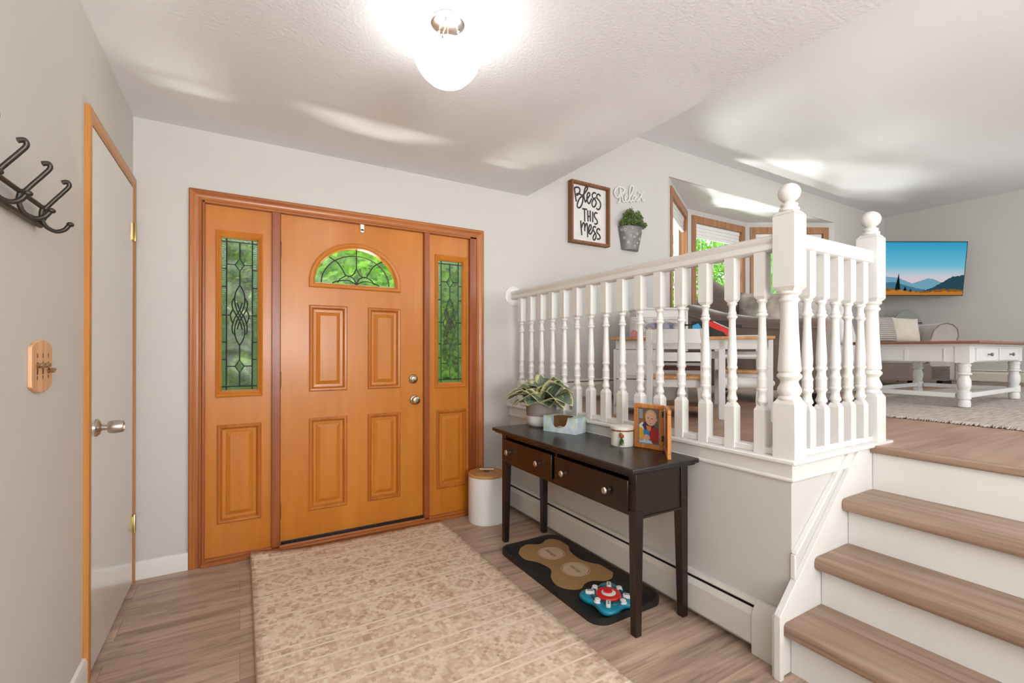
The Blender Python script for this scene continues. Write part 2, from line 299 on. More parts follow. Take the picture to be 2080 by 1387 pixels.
# ------------------------------------------------------------------ geometry helpers
class MB:
    def __init__(s): s.v = []; s.f = []; s.m = []; s.T = None
    def add(s, vs, fs, m=0):
        o = len(s.v)
        s.v += [tuple(s.T @ Vector(p)) if s.T else tuple(p) for p in vs]
        for f in fs: s.f.append(tuple(i+o for i in f)); s.m.append(m)
        return s
    def box(s, x0, x1, y0, y1, z0, z1, m=0):
        v = [(x, y, z) for x in (x0, x1) for y in (y0, y1) for z in (z0, z1)]
        return s.add(v, [(0, 1, 3, 2), (4, 6, 7, 5), (0, 4, 5, 1), (2, 3, 7, 6), (0, 2, 6, 4), (1, 5, 7, 3)], m)
    def prism(s, poly, ax, a, b, m=0):
        n = len(poly)
        def P(p, h): return {'x': (h, p[0], p[1]), 'y': (p[0], h, p[1]), 'z': (p[0], p[1], h)}[ax]
        v = [P(p, a) for p in poly]+[P(p, b) for p in poly]
        f = [tuple(range(n)), tuple(range(2*n-1, n-1, -1))]+[(i, (i+1) % n, n+(i+1) % n, n+i) for i in range(n)]
        return s.add(v, f, m)
    def lathe(s, prof, c=(0, 0, 0), n=24, m=0, ax='z', caps=True):
        v = []; f = []
        for r, h in prof:
            for i in range(n):
                a = 2*PI*i/n; p = (r*math.cos(a), r*math.sin(a), h)
                if ax == 'x': p = (h, p[0], p[1])
                elif ax == 'y': p = (p[0], h, p[1])
                v.append((p[0]+c[0], p[1]+c[1], p[2]+c[2]))
        for k in range(len(prof)-1):
            for i in range(n):
                j = (i+1) % n; f.append((k*n+i, k*n+j, (k+1)*n+j, (k+1)*n+i))
        if caps: f.append(tuple(range(n-1, -1, -1))); f.append(tuple(range((len(prof)-1)*n, len(prof)*n)))
        return s.add(v, f, m)
    def tube(s, pts, r, n=8, m=0, closed=False, sq=None):
        pts = [Vector(p) for p in pts]; L = len(pts); v = []; f = []
        nrm = None
        for k, p in enumerate(pts):
            if closed: d = pts[(k+1) % L]-pts[k-1]
            else: d = pts[min(k+1, L-1)]-pts[max(k-1, 0)]
            if d.length < 1e-9: d = Vector((0, 0, 1))
            d.normalize()
            if nrm is None: nrm = d.orthogonal().normalized()
            else:
                nrm = nrm-d*nrm.dot(d)
                nrm = nrm.normalized() if nrm.length > 1e-6 else d.orthogonal().normalized()
            bn = d.cross(nrm); rr = r[k] if isinstance(r, (list, tuple)) else r
            for i in range(n):
                a = 2*PI*i/n; q = p+(nrm*math.cos(a)+bn*math.sin(a))*rr; v.append(tuple(q))
        for k in range(L if closed else L-1):
            for i in range(n):
                j = (i+1) % n; k2 = (k+1) % L; f.append((k*n+i, k*n+j, k2*n+j, k2*n+i))
        if not closed: f.append(tuple(range(n-1, -1, -1))); f.append(tuple(range((L-1)*n, L*n)))
        return s.add(v, f, m)
    def sphere(s, c, r, n=16, m=0, sz=1, sx=1, sy=1):
        pr = [(r*math.sin(PI*k/n), -r*math.cos(PI*k/n)) for k in range(n+1)]; pr[0] = (1e-4, -r); pr[-1] = (1e-4, r)
        o = len(s.v); s.lathe([(a, b*sz) for a, b in pr], (0, 0, 0), max(12, n), m)
        for i in range(o, len(s.v)):
            x, y, z = s.v[i]; s.v[i] = (x*sx+c[0], y*sy+c[1], z+c[2])
        return s
    def rings(s, rects, ax='y', m=0, cap=True):
        """rects: list of (u0,u1,v0,v1,depth) lofted into each other; facing -axis"""
        v = []; f = []
        for (a, b, c, d, h) in rects:
            for (p, q) in ((a, c), (b, c), (b, d), (a, d)): v.append((p, h, q) if ax == 'y' else (h, p, q))
        for k in range(len(rects)-1):
            for i in range(4): j = (i+1) % 4; f.append((k*4+i, k*4+j, k*4+4+j, k*4+4+i))
        if cap: k = (len(rects)-1)*4; f.append((k, k+1, k+2, k+3))
        return s.add(v, f, m)
    def build(s, name, mats, parent=None, bevel=0, smooth=40, loc=None, rot=None, sub=0, seg=2):
        me = bpy.data.meshes.new(name); me.from_pydata(s.v, [], s.f); me.update()
        bm = bmesh.new(); bm.from_mesh(me); bmesh.ops.recalc_face_normals(bm, faces=bm.faces); bm.to_mesh(me); bm.free()
        if not isinstance(mats, (list, tuple)): mats = [mats]
        for m in mats: me.materials.append(MT[m] if isinstance(m, str) else m)
        for p, i in zip(me.polygons, s.m): p.material_index = i
        if smooth:
            for p in me.polygons: p.use_smooth = True
            me.set_sharp_from_angle(angle=math.radians(smooth))
        o = bpy.data.objects.new(name, me); C.objects.link(o)
        if parent: o.parent = parent
        if loc: o.location = loc
        if rot: o.rotation_euler = rot
        if bevel:
            b = o.modifiers.new('b', 'BEVEL'); b.width = bevel; b.segments = seg; b.limit_method = 'ANGLE'; b.angle_limit = math.radians(35); b.harden_normals = False
        if sub:
            q = o.modifiers.new('s', 'SUBSURF'); q.levels = sub; q.render_levels = sub
        return o
def B(*a, m=0): return MB().box(*a, m=m)
def tag(o, label, cat, group=None, kind=None):
    o['label'] = label; o['category'] = cat
    if group: o['group'] = group
    if kind: o['kind'] = kind
    return o
def thing(name, label, cat, loc=(0, 0, 0), rz=0, group=None, kind=None):
    o = bpy.data.objects.new(name, None); C.objects.link(o); o.location = loc; o.rotation_euler = (0, 0, rz); o.empty_display_size = .05
    return tag(o, label, cat, group, kind)
def struct(o, label, cat='room'):
    return tag(o, label, cat, None, 'structure')
def copy_tree(o, parent=None):
    c = o.copy(); C.objects.link(c); c.parent = parent
    for ch in list(o.children): copy_tree(ch, c)
    return c
def catmull(pts, k=6):
    P = [Vector(p) for p in pts]
    if len(P) < 3: return P
    out = []
    for i in range(len(P)-1):
        a, b, c, d = P[max(i-1, 0)], P[i], P[i+1], P[min(i+2, len(P)-1)]
        for j in range(k):
            u = j/k; out.append(.5*((2*b)+(c-a)*u+(2*a-5*b+4*c-d)*u*u+(3*b-a-3*c+d)*u**3))
    out.append(P[-1]); return out
def circle(cx, cy, r, n=24, ry=None): ry = ry or r; return [(cx+r*math.cos(2*PI*i/n), cy+ry*math.sin(2*PI*i/n)) for i in range(n)]
def rrect(x0, x1, y0, y1, r, n=6):
    out = []
    for cx, cy, a0 in ((x1-r, y1-r, 0), (x0+r, y1-r, PI/2), (x0+r, y0+r, PI), (x1-r, y0+r, 1.5*PI)):
        for i in range(n+1): a = a0+PI/2*i/n; out.append((cx+r*math.cos(a), cy+r*math.sin(a)))
    return out
def text_mesh(name, s, size, mat, parent, loc, rot, depth=.001, align='CENTER'):
    cu = bpy.data.curves.new(name, 'FONT'); cu.body = s; cu.size = size; cu.extrude = depth; cu.align_x = align; cu.align_y = 'CENTER'
    o = bpy.data.objects.new(name+'_c', cu); C.objects.link(o)
    dg = bpy.context.evaluated_depsgraph_get(); me = bpy.data.meshes.new_from_object(o.evaluated_get(dg)); bpy.data.objects.remove(o)
    me.materials.clear(); me.materials.append(MT[mat]); n = bpy.data.objects.new(name, me); C.objects.link(n); n.parent = parent; n.location = loc; n.rotation_euler = rot; return n
def pillow(name, wd, ht, th, mat, loc, rot, label, cat='pillow', group=None):
    n = 14; v = []; f = []
    for side in (1, -1):
        for i in range(n+1):
            for j in range(n+1):
                a = -1+2*i/n; b = -1+2*j/n
                e = (max(0, 1-a**4)*max(0, 1-b**4))**.55
                px = a*(1-.10*(1-abs(b)**2)*0-.06*(1-b*b)); pz = b*(1-.06*(1-a*a))
                v.append((px*wd/2, side*th/2*e+.004*math.sin(7*a+3*b), pz*ht/2))
    def I(s_, i, j): return s_*(n+1)*(n+1)+i*(n+1)+j
    for s_ in (0, 1):
        for i in range(n):
            for j in range(n): f.append((I(s_, i, j), I(s_, i+1, j), I(s_, i+1, j+1), I(s_, i, j+1)))
    mb = MB(); mb.add(v, f); o = mb.build(name, mat, smooth=180, loc=loc, rot=rot)
    bm = bmesh.new(); bm.from_mesh(o.data); bmesh.ops.remove_doubles(bm, verts=bm.verts, dist=.0005); bmesh.ops.recalc_face_normals(bm, faces=bm.faces); bm.to_mesh(o.data); bm.free()
    return tag(o, label, cat, group)
def colorattr(o, cols):
    at = o.data.color_attributes.new('rim', 'FLOAT_COLOR', 'POINT')
    for i, c in enumerate(cols): at.data[i].color = (c[0], c[1], 0, 1)
def foliage(name, mat, parent, blobs, n, size, seed, loc=None, flat=0):
    R = random.Random(seed); v = []; f = []; cols = []
    tot = sum(b[3]*b[4]*b[5] for b in blobs)
    for (cx, cy, cz, rx, ry, rz) in blobs:
        for _ in range(int(n*rx*ry*rz/tot)):
            while True:
                a, b, c = R.uniform(-1, 1), R.uniform(-1, 1), R.uniform(-1, 1)
                if .25 < a*a+b*b+c*c < 1: break
            p = Vector((cx+a*rx, cy+b*ry, cz+c*rz)); d = Vector((R.gauss(0, 1), R.gauss(0, 1), R.gauss(0, .7))).normalized(); e = d.orthogonal().normalized(); e.rotate(Matrix.Rotation(R.uniform(0, 6.28), 3, d))
            s = size*R.uniform(.6, 1.3); o = len(v)
            v += [tuple(p-d*s), tuple(p+e*s*.45), tuple(p+d*s), tuple(p-e*s*.45)]; f.append((o, o+1, o+2, o+3)); t = R.random(); cols += [(t, 0)]*4
    mb = MB(); mb.v = v; mb.f = f; mb.m = [0]*len(f); o = mb.build(name, mat, parent, smooth=0, loc=loc); colorattr(o, cols); return o

# ================================================================== SETTING
Y0 = 3.10; XL = -.49; U = .784; XK = 1.81; XR = 8.29; YB = -2.8; H1 = 2.44; H2 = 3.20
struct(B(XL-.1, 2.45, YB, Y0+.15, -.12, 0).build('floor', 'floor'), 'grey-brown wood-look plank floor of the entry', 'floor')
fu = MB().prism([(1.913, 1.053), (2.45, 1.053), (2.45, YB), (XR, YB), (XR, Y0), (1.913, Y0)], 'z', U-.03, U)
fu.prism([(3.605, Y0-.0), (6.82, Y0), (5.798, 3.69), (4.627, 3.69)], 'z', U-.03, U)
struct(fu.build('floor', 'floorup'), 'brown plank floor of the raised living room', 'floor')
# ceilings (entry ceiling is 2.44 m, the living room's 3.20 m)
struct(B(XL, 1.965, YB, Y0, H1, H2+.06).build('ceiling', 'ceil'), 'white stippled lower ceiling over the entry', 'ceiling')
cb = MB().box(1.965, XR, YB, Y0, H2, H2+.12)
struct(cb.build('ceiling', 'ceilup'), 'white stippled higher ceiling over the living room', 'ceiling')
bayc = MB().prism([(3.58, Y0+.02), (6.85, Y0+.02), (5.798+.07, 3.69+.1), (4.627-.07, 3.69+.1)], 'z', 2.914, 3.1)
struct(bayc.build('ceiling', 'ceil'), 'white ceiling of the bay window', 'ceiling')
# back wall with the entry opening and the bay opening
wb = MB()
wb.box(XL-.1, -.185, Y0, Y0+.14, -.1, H2+.1).box(-.185, 1.512, Y0, Y0+.14, 2.055, H2+.1).box(1.512, 3.605, Y0, Y0+.14, -.1, H2+.1)
wb.box(3.605, 6.82, Y0, Y0+.14, 2.915, H2+.1).box(6.82, XR+.1, Y0, Y0+.14, -.1, H2+.1)
struct(wb.build('wall_back', 'wall', smooth=0), 'greige wall around the front door and the bay window', 'wall')
struct(B(XL-.12, XL, YB-.1, Y0, -.1, H1+.1).build('wall_left', 'wall', smooth=0), 'greige wall holding the coat hooks and the closet door', 'wall')
struct(B(XR, XR+.12, YB-.1, Y0, -.1, H2+.1).build('wall_right', 'wall', smooth=0), 'greige living room wall behind the television', 'wall')
# wall behind the camera with two openings added for the fill lights
wf = MB()
def wall_open(mb, x0, x1, z0, z1, openings, y0, y1):
    xs = sorted({x0, x1, *[o[0] for o in openings], *[o[1] for o in openings]})
    for a, b in zip(xs, xs[1:]):
        cut = [o for o in openings if o[0] <= a and o[1] >= b]
        if not cut: mb.box(a, b, y0, y1, z0, z1)
        else: mb.box(a, b, y0, y1, z0, cut[0][2]); mb.box(a, b, y0, y1, cut[0][3], z1)
wall_open(wf, XL-.1, XR+.1, -.1, H2+.1, [(-.3, 1.5, .6, 2.2), (2.75, 7.05, 1.3, 2.9)], YB-.12, YB)
struct(wf.build('wall_front', 'wall', smooth=0), 'greige wall behind the viewer', 'wall')
# knee wall + fascia
kw = MB().prism([(XK, .972), (2.47, .972), (2.47, 1.05), (XK+.1, 1.05), (XK+.1, Y0), (XK, Y0)], 'z', 0, .775)
struct(kw.build('wall_knee', 'wall', smooth=0), 'low greige wall under the white railing', 'wall')
ft = MB()
prof = [(0, .705), (-.006, .705), (-.012, .712), (-.012, .718), (-.006, .722), (-.008, .728), (-.008, .772), (0, .772)]
n_p = len(prof); v = [(XK+a, Y0, z) for a, z in prof]+[(XK+a, .972+a, z) for a, z in prof]+[(2.33, .972+a, z) for a, z in prof]
ft.add(v, [(k*n_p+i, k*n_p+(i+1) % n_p, (k+1)*n_p+(i+1) % n_p, (k+1)*n_p+i) for k in range(2) for i in range(n_p)]+[tuple(range(n_p)), tuple(range(2*n_p, 3*n_p))])
struct(ft.build('trim_1', 'trim', bevel=.001), 'white fascia moulding below the railing ledge', 'trim')
# skirt board beside the stairs + diagonal strip
sk = MB()
sk.prism([(1.70, 0), (1.86, 0), (2.47, .60), (2.47, .77), (2.30, .772), (1.80, .30), (1.70, .225)], 'y', .962, .984)
sk.prism([(1.695, 0), (1.72, 0), (1.72, .228), (1.822, .325), (1.81, .345), (1.695, .236)], 'y', .950, .974)
sk.prism([(1.815, .335), (1.802, .345), (1.802, .435), (1.815, .44)], 'y', .955, .972)
for (a, b) in (((1.812, .432), (2.225, .772)), ((1.822, .330), (2.31, .772))):
    d = Vector((b[0]-a[0], b[1]-a[1])).normalized(); n_ = Vector((-d.y, d.x))*.011
    sk.prism([(a[0], a[1]), (b[0], b[1]), (b[0]+n_.x, b[1]+n_.y), (a[0]+n_.x, a[1]+n_.y)], 'y', .952, .972)
struct(sk.build('trim_2', 'trim', bevel=.002), 'white skirt board rising beside the stairs', 'trim')
# baseboards
bb = [(0, 0), (-.014, 0), (-.014, .078), (-.010, .092), (0, .095)]
struct(MB().prism([(Y0+a, z) for a, z in bb], 'x', XL, -.247).build('baseboard_back', 'trim'), 'white baseboard between closet door and front door', 'baseboard')
struct(MB().prism([(XL-a, z) for a, z in bb], 'y', YB, 2.222).build('baseboard_left', 'trim'), 'white baseboard left of the closet door', 'baseboard')
struct(MB().prism([(XR+a, z) for a, z in [(0, U), (-.012, U), (-.012, U+.05), (0, U+.055)]], 'y', YB, .3).build('baseboard_right', 'trim'), 'white baseboard of the living room', 'baseboard')

# ------------------------------------------------------------------ staircase
t = thing('staircase', 'white stairs with brown wood-look treads beside the railing', 'stairs', (1.79, .96, 0))
RX = [1.785, 2.005, 2.225, 2.45]; NX = [1.735, 1.955, 2.172, 2.425]
for k in range(4):
    z0 = .196*k; z1 = .196*(k+1)
    B(RX[k]-1.79, RX[k]+.02-1.79, YB-.96+.02, 0, max(0, z0-.0), z1-.03).build('riser', 'trim', t, smooth=0)
    if k < 3:
        x0 = NX[k]-1.79; x1 = RX[k+1]-1.79; h = .05; p = [(x1, z1), (x0+.022, z1)]
        for i in range(1, 8): a = PI/2+PI*i/8*.93; p.append((x0+.022+.024*math.cos(a), z1-.024+.024*math.sin(a)))
        p += [(x0+.022, z1-h), (x1-.21, z1-h), (x1-.18, z1-.03), (x1, z1-.03)]
        p = [(x1, z1), (x0+.020, z1), (x0+.009, z1-.003), (x0+.002, z1-.010), (x0, z1-.020), (x0, z1-.034), (x0+.003, z1-.044), (x0+.012, z1-.05), (x0+.045, z1-.05), (x0+.045, z1-.03), (x1, z1-.03)]
        MB().prism(p, 'y', YB-.96+.02, 0).build('tread', 'tread', t, smooth=50)
    else:
        x0 = NX[k]-1.79
        MB().prism([(x0+.03, z1+.002), (x0+.006, z1+.002), (x0, z1-.004), (x0, z1-.026), (x0+.004, z1-.03), (x0+.03, z1-.03)], 'y', YB-.96+.02, 0).build('landing_nosing', 'tread', t)

# ------------------------------------------------------------------ railing
t = thing('stair_railing', 'white painted railing with turned balusters and ball-topped posts', 'railing', (1.845, .998, .79))
OX, OY, OZ = 1.845, .998, .79
def loc(x, y, z=.79): return (x-OX, y-OY, z-OZ)
led = MB().prism([(XK-.028-OX, .944-OY), (2.62-OX, .944-OY), (2.62-OX, 1.06-OY), (XK+.115-OX, 1.06-OY), (XK+.115-OX, Y0-OY), (XK-.028-OX, Y0-OY)], 'z', -.014, .004)
led.build('ledge', 'trim', t, bevel=.005)
sh = MB().box(XK+.012-OX, XK+.062-OX, 1.04-OY, Y0-OY, .004, .03).box(1.888-OX, 2.49-OX, .974-OY, 1.022-OY, .004, .03)
sh.build('shoe_rail', 'trim', t, bevel=.004)
railp = [(-.018, 1.604), (.018, 1.604), (.028, 1.612), (.028, 1.630), (.020, 1.638), (.030, 1.650), (.031, 1.660), (.022, 1.668), (.008, 1.671), (-.008, 1.671), (-.022, 1.668), (-.031, 1.660), (-.030, 1.650), (-.020, 1.638), (-.028, 1.630), (-.028, 1.612)]
def prof_rail(name, p): return p
MB().prism([(1.838+a-OX, z-OZ) for a, z in railp], 'y', 1.04-OY, Y0-.012-OY).build('handrail', 'trim', t, smooth=50)
MB().prism([(.998+a-OY, z-OZ) for a, z in railp], 'x', 1.887-OX, 2.49-OX).build('handrail', 'trim', t, smooth=50)
MB().lathe([(.078, 0), (.078, -.006), (.072, -.012), (.05, -.014), (.02, -.014)], (1.838-OX, Y0-OY, 1.632-OZ), 32, ax='y').build('rosette', 'trim', t)
def baluster():
    R = .0225; q = MB()
    q.box(-R, R, -R, R, .004, .178)
    top = [(R, R), (-R, R), (-R, -R), (R, -R)]
    q.add([(a, b, .178) for a, b in top]+[(a*.62, b*.62, .196) for a, b in top]+[(a, b, .640) for a, b in top]+[(a*.66, b*.66, .628) for a, b in top],
          [(0, 1, 5, 4), (1, 2, 6, 5), (2, 3, 7, 6), (3, 0, 4, 7), (4, 5, 6, 7), (8, 9, 13, 12), (9, 10, 14, 13), (10, 11, 15, 14), (11, 8, 12, 15), (12, 13, 14, 15)])
    q.box(-R, R, -R, R, .640, .826)
    pr = [(.60, .636), (.62, .630), (.84, .624), (.86, .619), (.62, .613), (.56, .602), (.60, .590), (.76, .578), (.66, .574), (.90, .567), (.90, .562), (.66, .556), (.58, .548), (.60, .52), (.66, .48), (.76, .43), (.84, .39), (.84, .37), (.76, .355), (.90, .349), (.92, .343), (.70, .336), (.66, .325), (.74, .314), (.88, .306), (.90, .300), (.82, .296), (.84, .278), (.82, .274), (.84, .270), (.78, .266), (.92, .260), (.90, .255), (.68, .246), (.64, .236), (.74, .224), (.90, .214), (.90, .208), (.70, .202), (.64, .190)]
    q.lathe([(r*R*1.07, z) for r, z in pr], n=16)
    return q
bp = baluster(); b0 = bp.build('baluster', 'trim', t, smooth=42, bevel=0)
b0.location = loc(1.838, 1.102)
for i in range(1, 15):
    c = b0.copy(); C.objects.link(c); c.parent = t; c.location = loc(1.838, 1.102+.1335*i)
for x in (1.975, 2.085, 2.20, 2.31, 2.425):
    c = b0.copy(); C.objects.link(c); c.parent = t; c.location = loc(x, .998)
def newel():
    R = .0425; q = MB()
    q.box(-R, R, -R, R, 0, .212); q.box(-R, R, -R, R, .665, .945)
    def cham(z0, z1, s):
        tp = [(R, R), (-R, R), (-R, -R), (R, -R)]
        q.add([(a, b, z0) for a, b in tp]+[(a*s, b*s, z1) for a, b in tp], [(0, 1, 5, 4), (1, 2, 6, 5), (2, 3, 7, 6), (3, 0, 4, 7), (4, 5, 6, 7)])
    cham(.212, .232, .72); cham(.665, .650, .72); cham(.945, .962, .70)
    pr = [(.030, .655), (.034, .651), (.042, .646), (.041, .640), (.031, .633), (.030, .625), (.036, .620), (.036, .613), (.031, .608), (.029, .60), (.032, .50), (.037, .40), (.041, .345), (.040, .338), (.035, .333), (.042, .326), (.0435, .318), (.039, .311), (.032, .303), (.031, .296), (.035, .285), (.041, .272), (.0425, .262), (.038, .250), (.033, .243), (.040, .238), (.042, .232), (.038, .226), (.032, .220)]
    q.lathe(pr, n=28); return q
n1 = newel().build('newel_post', 'trim', t, smooth=42, bevel=.0015); n1.location = loc(1.845, .998)
fin = MB().lathe([(.034, .962), (.036, .968), (.035, .973), (.026, .978), (.030, .983), (.031, .988), (.024, .993), (.018, .998)]+[(max(.001, .040*math.sin(a)), 1.034-.038*math.cos(a)) for a in [PI*(.14+.86*k/14) for k in range(15)]], n=28)
f1 = fin.build('finial', 'trim', n1, smooth=50)
n2 = n1.copy(); C.objects.link(n2); n2.parent = t; n2.location = loc(2.528, .998, .785)
f2 = f1.copy(); C.objects.link(f2); f2.parent = n2

# ------------------------------------------------------------------ baseboard heaters
def heater(label, L, locn, rz, mat, h=.20, endcap=True):
    t = thing('baseboard_heater', label, 'heater', locn, rz)       # runs along local +x, back on y=0, front towards -y
    c = MB().prism([(0, .02), (0, h), (-.022, h), (-.022, h-.004), (-.004, h-.006), (-.004, .02)], 'x', 0, L)
    c.prism([(-.040, .030), (-.048, .040), (-.048, h-.048), (-.036, h-.022), (-.031, h-.026), (-.042, h-.052), (-.042, .05)], 'x', 0, L)
    c.prism([(-.022, h-.003), (-.022, h), (-.030, h-.010), (-.030, h-.014)], 'x', 0, L)
    c.build('casing', mat, t, smooth=0)
    B(.005, L-.005, -.036, -.004, .03, h-.022).build('grille', 'grille', t, smooth=0)
    if endcap:
        MB().prism([(0, 0), (-.054, 0), (-.054, h-.05), (-.050, h-.034), (-.030, h-.006), (-.024, h+.006), (0, h+.006)], 'x', L-.01, L+.09).build('end_cap', mat, t, bevel=.003)
    return t
heater('long white baseboard heater on the low wall behind the console table', 2.005, (XK, Y0-.005, 0), -PI/2, 'heat')
heater('pale baseboard heater along the back wall beneath the framed sign', 1.55, (2.0, Y0, U), 0, 'cream', .18)
heater('cream baseboard heater along the wall under the television', 3.2, (XR, Y0-.05, U), -PI/2, 'cream', .18)

# ================================================================== FRONT DOOR UNIT
YF = 3.115                                     # front face of the slab
def panel(mb, x0, x1, z0, z1, y=YF):
    def R(i, h): return (x0+i, x1-i, z0+i, z1-i, y+h)
    mb.rings([R(-.002, .004), R(-.002, -.004), R(.004, -.007), R(.012, -.006), R(.020, .002), R(.024, .012), R(.040, .013), R(.042, .009), R(.062, -.001), R(.066, -.001)])
def fill(mb, x0, x1, z0, z1, holes, y0, y1, m=0):
    zs = sorted({z0, z1, *[h[2] for h in holes], *[h[3] for h in holes]})
    for a, b in zip(zs, zs[1:]):
        row = sorted([h for h in holes if h[2] <= a+1e-6 and h[3] >= b-1e-6]); x = x0
        for h in row: mb.box(x, h[0], y0, y1, a, b, m); x = h[1]
        mb.box(x, x1, y0, y1, a, b, m)
d1 = thing('door_1', 'orange-stained fir front door with half-round leaded window', 'door', (.2, YF, .03), 0, None, 'structure')
def L1(mb, name, mat, par=None, **k):          # world coordinates -> local of the door
    mb.v = [(x-.2, y-YF, z-.03) for x, y, z in mb.v]; return mb.build(name, mat, par or d1, **k)
pan = [(.371, .593, .955, 1.49), (.730, .943, .955, 1.49), (.371, .593, .212, .783), (.730, .943, .212, .783)]
slab = MB(); s2 = MB()
fill(s2, .209, 1.108, .032, 1.60, pan, YF, YF+.045)
# top part around the half-round window
cxf, cz, Rw, Rz = .656, 1.642, .262, .232
arc = [(cxf+Rw*math.cos(a), cz+Rz*math.sin(a)) for a in [PI*k/24 for k in range(25)]]
s2.prism([(1.108, 1.60), (1.108, 2.035), (cxf, 2.035), (cxf, cz+Rz)]+arc[11::-1]+[(cxf+Rw, 1.60)], 'y', YF, YF+.045)
s2.prism([(.209, 1.60), (cxf-Rw, 1.60)]+arc[24:12:-1]+[(cxf, cz+Rz), (cxf, 2.035), (.209, 2.035)], 'y', YF, YF+.045)
s2.box(cxf-Rw, cxf+Rw, YF, YF+.045, 1.60, cz-.02)
L1(s2, 'door_slab', 'fir', smooth=0)
# thin joints between stiles and rails
jt = MB()
for x in (.366, .948): jt.box(x-.0006, x+.0006, YF-.0006, YF+.002, .032, .207); jt.box(x-.0006, x+.0006, YF-.0006, YF+.002, .79, .95); jt.box(x-.0006, x+.0006, YF-.0006, YF+.002, 1.495, 1.60); jt.box(x-.0006, x+.0006, YF-.0006, YF+.002, 1.92, 2.035)
L1(jt, 'stile_joint', 'firb', smooth=0)
for p in pan:
    q = MB(); panel(q, *p); L1(q, 'raised_panel', 'fir', smooth=0)
    q = MB()
    for (i0, i1, h0, h1) in ((-.002, .020, .004, -.007),):
        pass
    def R_(i, h, p=p): return (p[0]+i, p[1]-i, p[2]+i, p[3]-i, YF+h)
    q.rings([R_(-.004, .001), R_(-.003, -.005), R_(.004, -.009), R_(.013, -.008), R_(.019, -.001), R_(.0215, .011)], cap=False); L1(q, 'panel_moulding', 'firb', smooth=0)
# fan window: moulding, glass, came
fm = MB()
def arcp(r, rz_, z0): return [(cxf+r*math.cos(PI*k/28), z0+rz_*math.sin(PI*k/28)) for k in range(29)]
def band(mb, r0, z0_, r1, z1_, h0, h1, zb0, zb1):
    a = arcp(r0, z0_, cz); b_ = arcp(r1, z1_, cz); v = []; f = []
    A = [(x, YF+h0, z) for x, z in a]+[(cxf-r0, YF+h0, zb0), (cxf+r0, YF+h0, zb0)]; Bq = [(x, YF+h1, z) for x, z in b_]+[(cxf-r1, YF+h1, zb1), (cxf+r1, YF+h1, zb1)]
    n = len(A); mb.add(A+Bq, [(i, (i+1) % n, n+(i+1) % n, n+i) for i in range(n)])
pr = [(.292, .266, .002, 1.604), (.290, .264, -.010, 1.606), (.282, .256, -.014, 1.612), (.270, .243, -.010, 1.624), (.262, .235, -.004, 1.632), (.258, .232, .004, 1.636), (.253, .227, .018, 1.640)]
for a, b in zip(pr, pr[1:]): band(fm, a[0], a[1], b[0], b[1], a[2], b[2], a[3], b[3])
L1(fm, 'fan_moulding', 'fir', smooth=30)
fg = MB().prism([(x, z) for x, z in arcp(.256, .230, cz)]+[(cxf-.256, 1.638), (cxf+.256, 1.638)], 'y', YF+.020, YF+.024)
fan = L1(fg, 'fan_window', 'gtex', smooth=0)
cm = MB()
def came(pts, r=.0036): cm.tube([(x, YF+.018, z) for x, z in pts], r, 6)
came(arcp(.215, .185, cz-.0))
came([(cxf, cz+.185), (cxf, cz+.105)]); came([(cxf, cz+.23), (cxf, cz+.185)])
for s in (1, -1):
    came(catmull([(cxf, cz+.105), (cxf+s*.012, cz+.06), (cxf+s*.05, cz+.03), (cxf+s*.085, cz+.0)]) if False else [(p.x, p.y) for p in catmull([Vector((cxf, cz+.105)), Vector((cxf+s*.020, cz+.065)), Vector((cxf+s*.055, cz+.045))])])
    came([(p.x, p.y) for p in catmull([Vector((cxf+s*.168, cz+.165)), Vector((cxf+s*.110, cz+.125)), Vector((cxf+s*.065, cz+.05))])])
    came([(p.x, p.y) for p in catmull([Vector((cxf, cz)), Vector((cxf+s*.02, cz+.038)), Vector((cxf+s*.06, cz+.052)), Vector((cxf+s*.10, cz+.030)), Vector((cxf+s*.115, cz+.006))])])
    came([(p.x, p.y) for p in catmull([Vector((cxf, cz)), Vector((cxf+s*.05, cz+.022)), Vector((cxf+s*.11, cz+.016)), Vector((cxf+s*.15, cz))])])
L1(cm, 'lead_came', 'lead', fan)
def rosk(name, x, z, kn):
    q = MB(); y = YF
    q.lathe([(.033, 0), (.033, -.006), (.028, -.012), (.024, -.014)], (x, y, z), 28, ax='y')
    if kn: q.lathe([(.012, -.012), (.012, -.028), (.020, -.034), (.027, -.042), (.028, -.052), (.024, -.060), (.012, -.064), (.010, -.060), (.001, -.060)], (x, y, z), 28, ax='y')
    else: q.lathe([(.024, -.014), (.020, -.020), (.016, -.022)], (x, y, z), 24, ax='y'); q.box(x-.013, x+.013, y-.034, y-.02, z-.004, z+.004)
    return L1(q, name, 'brass', smooth=35)
rosk('door_knob', 1.043, .866, True); rosk('deadbolt', 1.036, 1.010, False)
for z in (1.817, 1.03, .24):
    q = MB().lathe([(.006, -.048), (.0065, -.02), (.0065, .048), (.003, .053)], (.205, YF-.010, z), 12); q.box(.206, .212, YF-.004, YF, z-.045, z+.045)
    L1(q, 'hinge', 'bronze')
q = MB().box(.675, .700, YF-.010, YF-.006, 1.995, 2.05); q.lathe([(.0125, -.006), (.0125, -.010)], (.6875, YF, 1.995), 16, ax='y'); L1(q, 'door_hook', 'whitep', bevel=.001)
q = MB().box(.212, 1.108, YF-.014, YF+.0, .028, .052)
for x in (.30, .48, .66, .84, 1.0): q.lathe([(.004, -.014), (.003, -.0165)], (x, YF, .042), 8, ax='y')
L1(q, 'door_sweep', 'blackp', bevel=.002)

